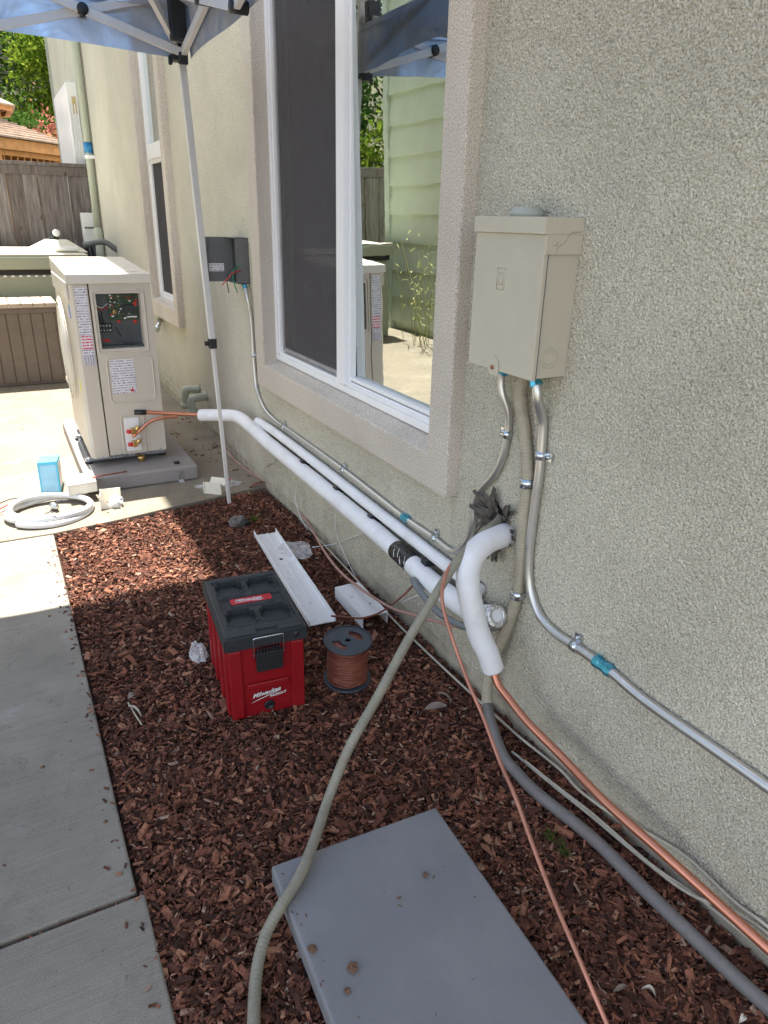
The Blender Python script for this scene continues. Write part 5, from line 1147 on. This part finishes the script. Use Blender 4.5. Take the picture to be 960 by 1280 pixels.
tree('broadleaf_tree', 'tall dark green tree at the top left above the gazebo', 'tree', .2, 23.5, 4.3, 1.7, 'leaf_d', 9000, .075, 1, G_)
tree('broadleaf_tree', 'bright yellow green tree beside the far house corner', 'tree', 2.5, 22.0, 4.2, 1.3, 'leaf_y', 8000, .075, 2, G_)
tree('shrub', 'dark green shrub filling the gap above the gazebo roof', 'shrub', 1.0, 19.5, 2.7, 1.1, 'leaf_d', 7000, .055, 3, G_, lowest=.02, trunk=.05)
tree('shrub', 'pink leaved shrub right of the gazebo roof', 'shrub', 1.42, 18.4, 2.5, .50, 'leaf_r', 3200, .045, 4, G_, lowest=.05, trunk=.04)
tree('shrub', 'orange leaved shrub below the pink one at the house corner', 'shrub', 1.72, 17.6, 2.15, .5, 'leaf_o', 3000, .045, 5, G_, lowest=.02, trunk=.04)
tree('shrub', 'broad yellow green shrub behind the left part of the fence', 'shrub', -6.3, 15.6, 3.6, 1.5, 'leaf_y', 9000, .075, 61, G_, lowest=.02, trunk=.06)
tree('shrub', 'dark green shrub behind the fence between the gazebo and the broad shrub', 'shrub', -4.6, 17.8, 4.2, 1.7, 'leaf_d', 9000, .08, 62, G_, lowest=.02, trunk=.06)
tree('shrub', 'small yellow green shrub high on the slope', 'shrub', 1.6, 21.5, 2.0, .9, 'leaf_y', 4500, .06, 6, G_, lowest=.05, trunk=.05)
for i, (x, y, h, r, mt, lab) in enumerate(((-2.6, 20.5, 5.2, 2.0, 'leaf_d', 'dark green tree left behind the gazebo'), (-7.4, 18.5, 6.5, 2.4, 'leaf_d', 'large dark tree far to the left of the gazebo'), (4.6, 23.5, 5.5, 2.1, 'leaf_d', 'dark green tree hidden mostly by the house corner'), (2.0, 27.5, 5.5, 2.3, 'leaf_y', 'yellow green tree near the top of the slope'),
      (-.8, 28.0, 5.6, 2.3, 'leaf_d', 'dark tree at the crest of the slope'), (-5.6, 22.5, 5.0, 2.2, 'leaf_y', 'sunlit tree on the slope left of the gazebo'), (.8, 32.5, 6.5, 2.8, 'leaf_d', 'dark tree furthest up the slope'), (3.9, 31.5, 6.5, 2.6, 'leaf_y', 'tall pale green tree furthest right up the slope'), (-4.2, 30, 6.5, 2.8, 'leaf_d', 'broad dark tree furthest left up the slope'))):
    tree('broadleaf_tree', lab, 'tree', x, y, h, r, mt, 6500, .10, 20 + i, G_)
# upper fence seen between the bushes on the slope
uf = thing('hill_fence', 'dark old board fence high on the slope between the trees', 'fence', (1.3, 24.0, hill(1.3, 24.0)))
for k in range(26):
    m = MB(); m.box(-2 + k * .16, -2 + k * .16 + .145, 0, .02, 0, 1.15 + .03 * (k % 2)); m.build('board', M['fence'], uf)

# tall weeds by the neighbour's wall (mirrored in the window)
for i, (wx, wy) in enumerate(((-1.75, 7.4), (-1.8, 5.9), (-1.7, 5.2))):
    r = random.Random(40 + i); m = MB()
    for k in range(16):
        a = r.uniform(0, 6.28); L = r.uniform(.5, 1.35); ln = r.uniform(.05, .4)
        p0 = Vector((r.uniform(-.12, .12), r.uniform(-.3, .3), 0)); d = Vector((math.cos(a) * ln, math.sin(a) * ln, 1))
        pts = [p0, p0 + d * L * .5, p0 + d * L + Vector((math.cos(a) * .1, math.sin(a) * .1, -.05))]
        m.tube(pts, .004, 3, caps=False)
        for j in range(9):
            q = p0 + d * L * r.uniform(.3, 1); s = r.uniform(.02, .05); b_ = Vector((r.uniform(-1, 1), r.uniform(-1, 1), r.uniform(-.4, .8))).normalized()
            m.add([q, q + b_ * s + Vector((.01, 0, 0)), q + b_ * s * 1.8, q + b_ * s - Vector((.01, 0, 0))], [(0, 1, 2, 3)])
    o = m.build('tall_weed', M['weed'], origin=(0, 0, 0)); o.location = (wx, wy, -.0)
    tag(o, ('tallest clump of straw coloured weeds mirrored in the window glass', 'clump of straw weeds mirrored near the right edge of the glass', 'straw coloured weeds mirrored lowest in the window glass')[i], 'weed', 'weeds by the neighbouring wall')

# ------------------------------------------------ litter on the mulch and patio
rockm = blob(.045, 7.7, .7, 3, .5); rockm.materials.append(M['stone']); o = link(bpy.data.objects.new('rock', rockm)); o.location = (0.961, 3.431, 0.000); tag(o, 'dark grey stone half sunk in the mulch below the canopy leg', 'stone')
m = MB(); m.box(-.022, .022, -.018, .018, 0, .022); o = m.build('sprinkler_cap', M['black'], bevel=.004); o.location = (0.972, 3.339, 0.020); o.rotation_euler = (.4, .2, .5); tag(o, 'small square black cap beside the grey stone in the mulch', 'cap')
m = MB()
for k in range(30):
    a = rnd.uniform(0, 6.28); L = rnd.uniform(.02, .05); m.add([(0, 0, 0), (L * .5 * math.cos(a) - .004, L * .5 * math.sin(a), L * .5), (L * math.cos(a), L * math.sin(a), L * .6), (L * .5 * math.cos(a) + .004, L * .5 * math.sin(a), L * .5)], [(0, 1, 2, 3)])
o = m.build('weed', M['leaf_d'], origin=(0, 0, 0)); o.location = (1.041, 3.393, 0.000); tag(o, 'small green weed sprouting right of the grey stone', 'weed')
for (q, lab) in (((1.071, 1.014, 0.000), 'tiny green weed between the copper tube and grey conduit'), ((1.070, 0.963, 0.000), 'second tiny green weed just below the first one')):
    m = MB()
    for k in range(26):
        a = rnd.uniform(0, 6.28); L = rnd.uniform(.012, .04); m.add([(0, 0, 0), (L * .5 * math.cos(a) - .002, L * .5 * math.sin(a), L * .6), (L * math.cos(a), L * math.sin(a), L * .8), (L * .5 * math.cos(a) + .002, L * .5 * math.sin(a), L * .6)], [(0, 1, 2, 3)])
    o = m.build('weed', M['leaf_d'], origin=(0, 0, 0)); o.location = q; tag(o, lab, 'weed')
def leaf(label, loc, L, wd, rz, mt, curl=.012, tilt=.2):
    m = MB(); n = 8; v = []
    for i in range(n + 1):
        t = i / n; w2 = wd * math.sin(math.pi * min(1, t * .94 + .04)) ** .8; zc = curl * math.sin(t * 3.1)
        v += [(L * (t - .5), -w2, zc + .006), (L * (t - .5), 0, zc), (L * (t - .5), w2, zc + .007)]
    f = []
    for i in range(n): a = 3 * i; f += [(a, a + 3, a + 4, a + 1), (a + 1, a + 4, a + 5, a + 2)]
    v2 = [(a, b_, c - .001) for a, b_, c in v]; m.add(v, f, True); m.add(v2, [q[::-1] for q in f], True)
    o = m.build('dry_leaf', mt, origin=(0, 0, 0)); o.location = loc; o.rotation_euler = (tilt, -.1, rz); return tag(o, label, 'leaf')
dl = mat('dead_leaf', (.22, .17, .14), .8, var=.25, vs=30); pl_ = mat('pale_leaf', (.62, .56, .48), .7, var=.2, vs=40)
leaf('large grey brown dead leaf lying on the mulch left of the thin copper tube', (1.077, 1.606, 0.012), .075, .014, -.35, dl)
leaf('narrow dead leaf standing beside the large grey brown leaf', (1.124, 1.632, 0.020), .06, .006, 1.9, dl, tilt=.8)
leaf('small whitish dry leaf near the bottom between slab and conduit', (0.986, 0.608, 0.006), .028, .005, 2.2, pl_)
leaf('curled tan leaf lying near the right side of the flat grey pad', (0.938, 0.640, 0.006), .035, .005, -.2, dl)
leaf('tiny white paper scrap at the bottom edge beside the grey conduit', (1.115, 0.482, 0.006), .02, .006, .2, pl_)
leaf('pale dry twig-like leaf on the mulch left of the white bag', (0.190, 2.033, 0.006), .07, .004, 2.0, pl_)
leaf('pale crumpled scrap just above the pale twig in the mulch', (0.196, 2.114, 0.006), .03, .010, .4, dl)
m = MB(); m.tube([Vector((0.180, 2.096, 0.004)), Vector((0.188, 2.019, 0.010)), Vector((0.199, 1.961, 0.004))], .0022, 6); tag(m.build('twig', M['cable']), 'pale bent twig on the mulch beside the walkway edge', 'twig')
m = MB()
for k in range(110):     # bark crumbs and dead leaves blown onto the patio
    if k < 75: x = rnd.uniform(.92, 1.25); y = rnd.uniform(3.95, 5.9)
    else: x = rnd.uniform(-.25, 1.0); y = rnd.uniform(3.8, 6.2)
    s = rnd.uniform(.002, .011) * (.8 if k < 75 else .5); F = Matrix.Translation((x, y, .003)) @ Matrix.Rotation(rnd.uniform(0, 6), 4, 'Z') @ Matrix.Rotation(rnd.uniform(-.3, .3), 4, 'X')
    m.box(-s * 1.5, s * 1.5, -s * .5, s * .5, -.001, s * .4, F)
tag(m.build('bark_crumbs', M['clod'], origin=(0, 0, 0)), 'bark crumbs and dead leaf bits scattered on the patio', kind='stuff')
m = MB()
for k in range(110):
    y = rnd.uniform(.6, 3.6); e = abs(rnd.gauss(0, .02)) + .004 if k < 98 else rnd.uniform(.05, .5); s_ = rnd.uniform(.0012, .0055) * (1 if k < 98 else .5)
    F = Matrix.Translation((.078 - e, y, .002)) @ Matrix.Rotation(rnd.uniform(0, 6), 4, 'Z') @ Matrix.Rotation(rnd.uniform(-.4, .4), 4, 'X')
    m.box(-s_ * 1.6, s_ * 1.6, -s_ * .5, s_ * .5, -.001, s_ * .5, F)
tag(m.build('bark_crumbs', M['mulch'], origin=(0, 2, 0)), 'bark bits spilled along the rim of the concrete walkway', kind='stuff')
for (q, lab) in (((-0.093, 1.899, 0.001), 'dark crumb on the walkway by the left edge'), ((0.041, 1.604, 0.001), 'dark crumb on the walkway near the bed edge'), ((-0.006, 2.809, 0.001), 'small brown crumb just inside the shaded walkway')):
    me = blob(.006, rnd.uniform(0, 9), .6, 2, .5); me.materials.append(M['clod']); o = link(bpy.data.objects.new('bark_clod', me)); o.location = q; tag(o, lab, 'bark chip', 'crumbs on the walkway')
leaf('curled brown leaf on the patio right of the canopy leg', (1.235, 3.906, 0.004), .12, .014, .1, mat('red_leaf', (.20, .09, .06), .8))
leaf('dark dead leaf on the patio behind the canopy leg', (1.210, 4.797, 0.004), .10, .015, 1.0, dl)
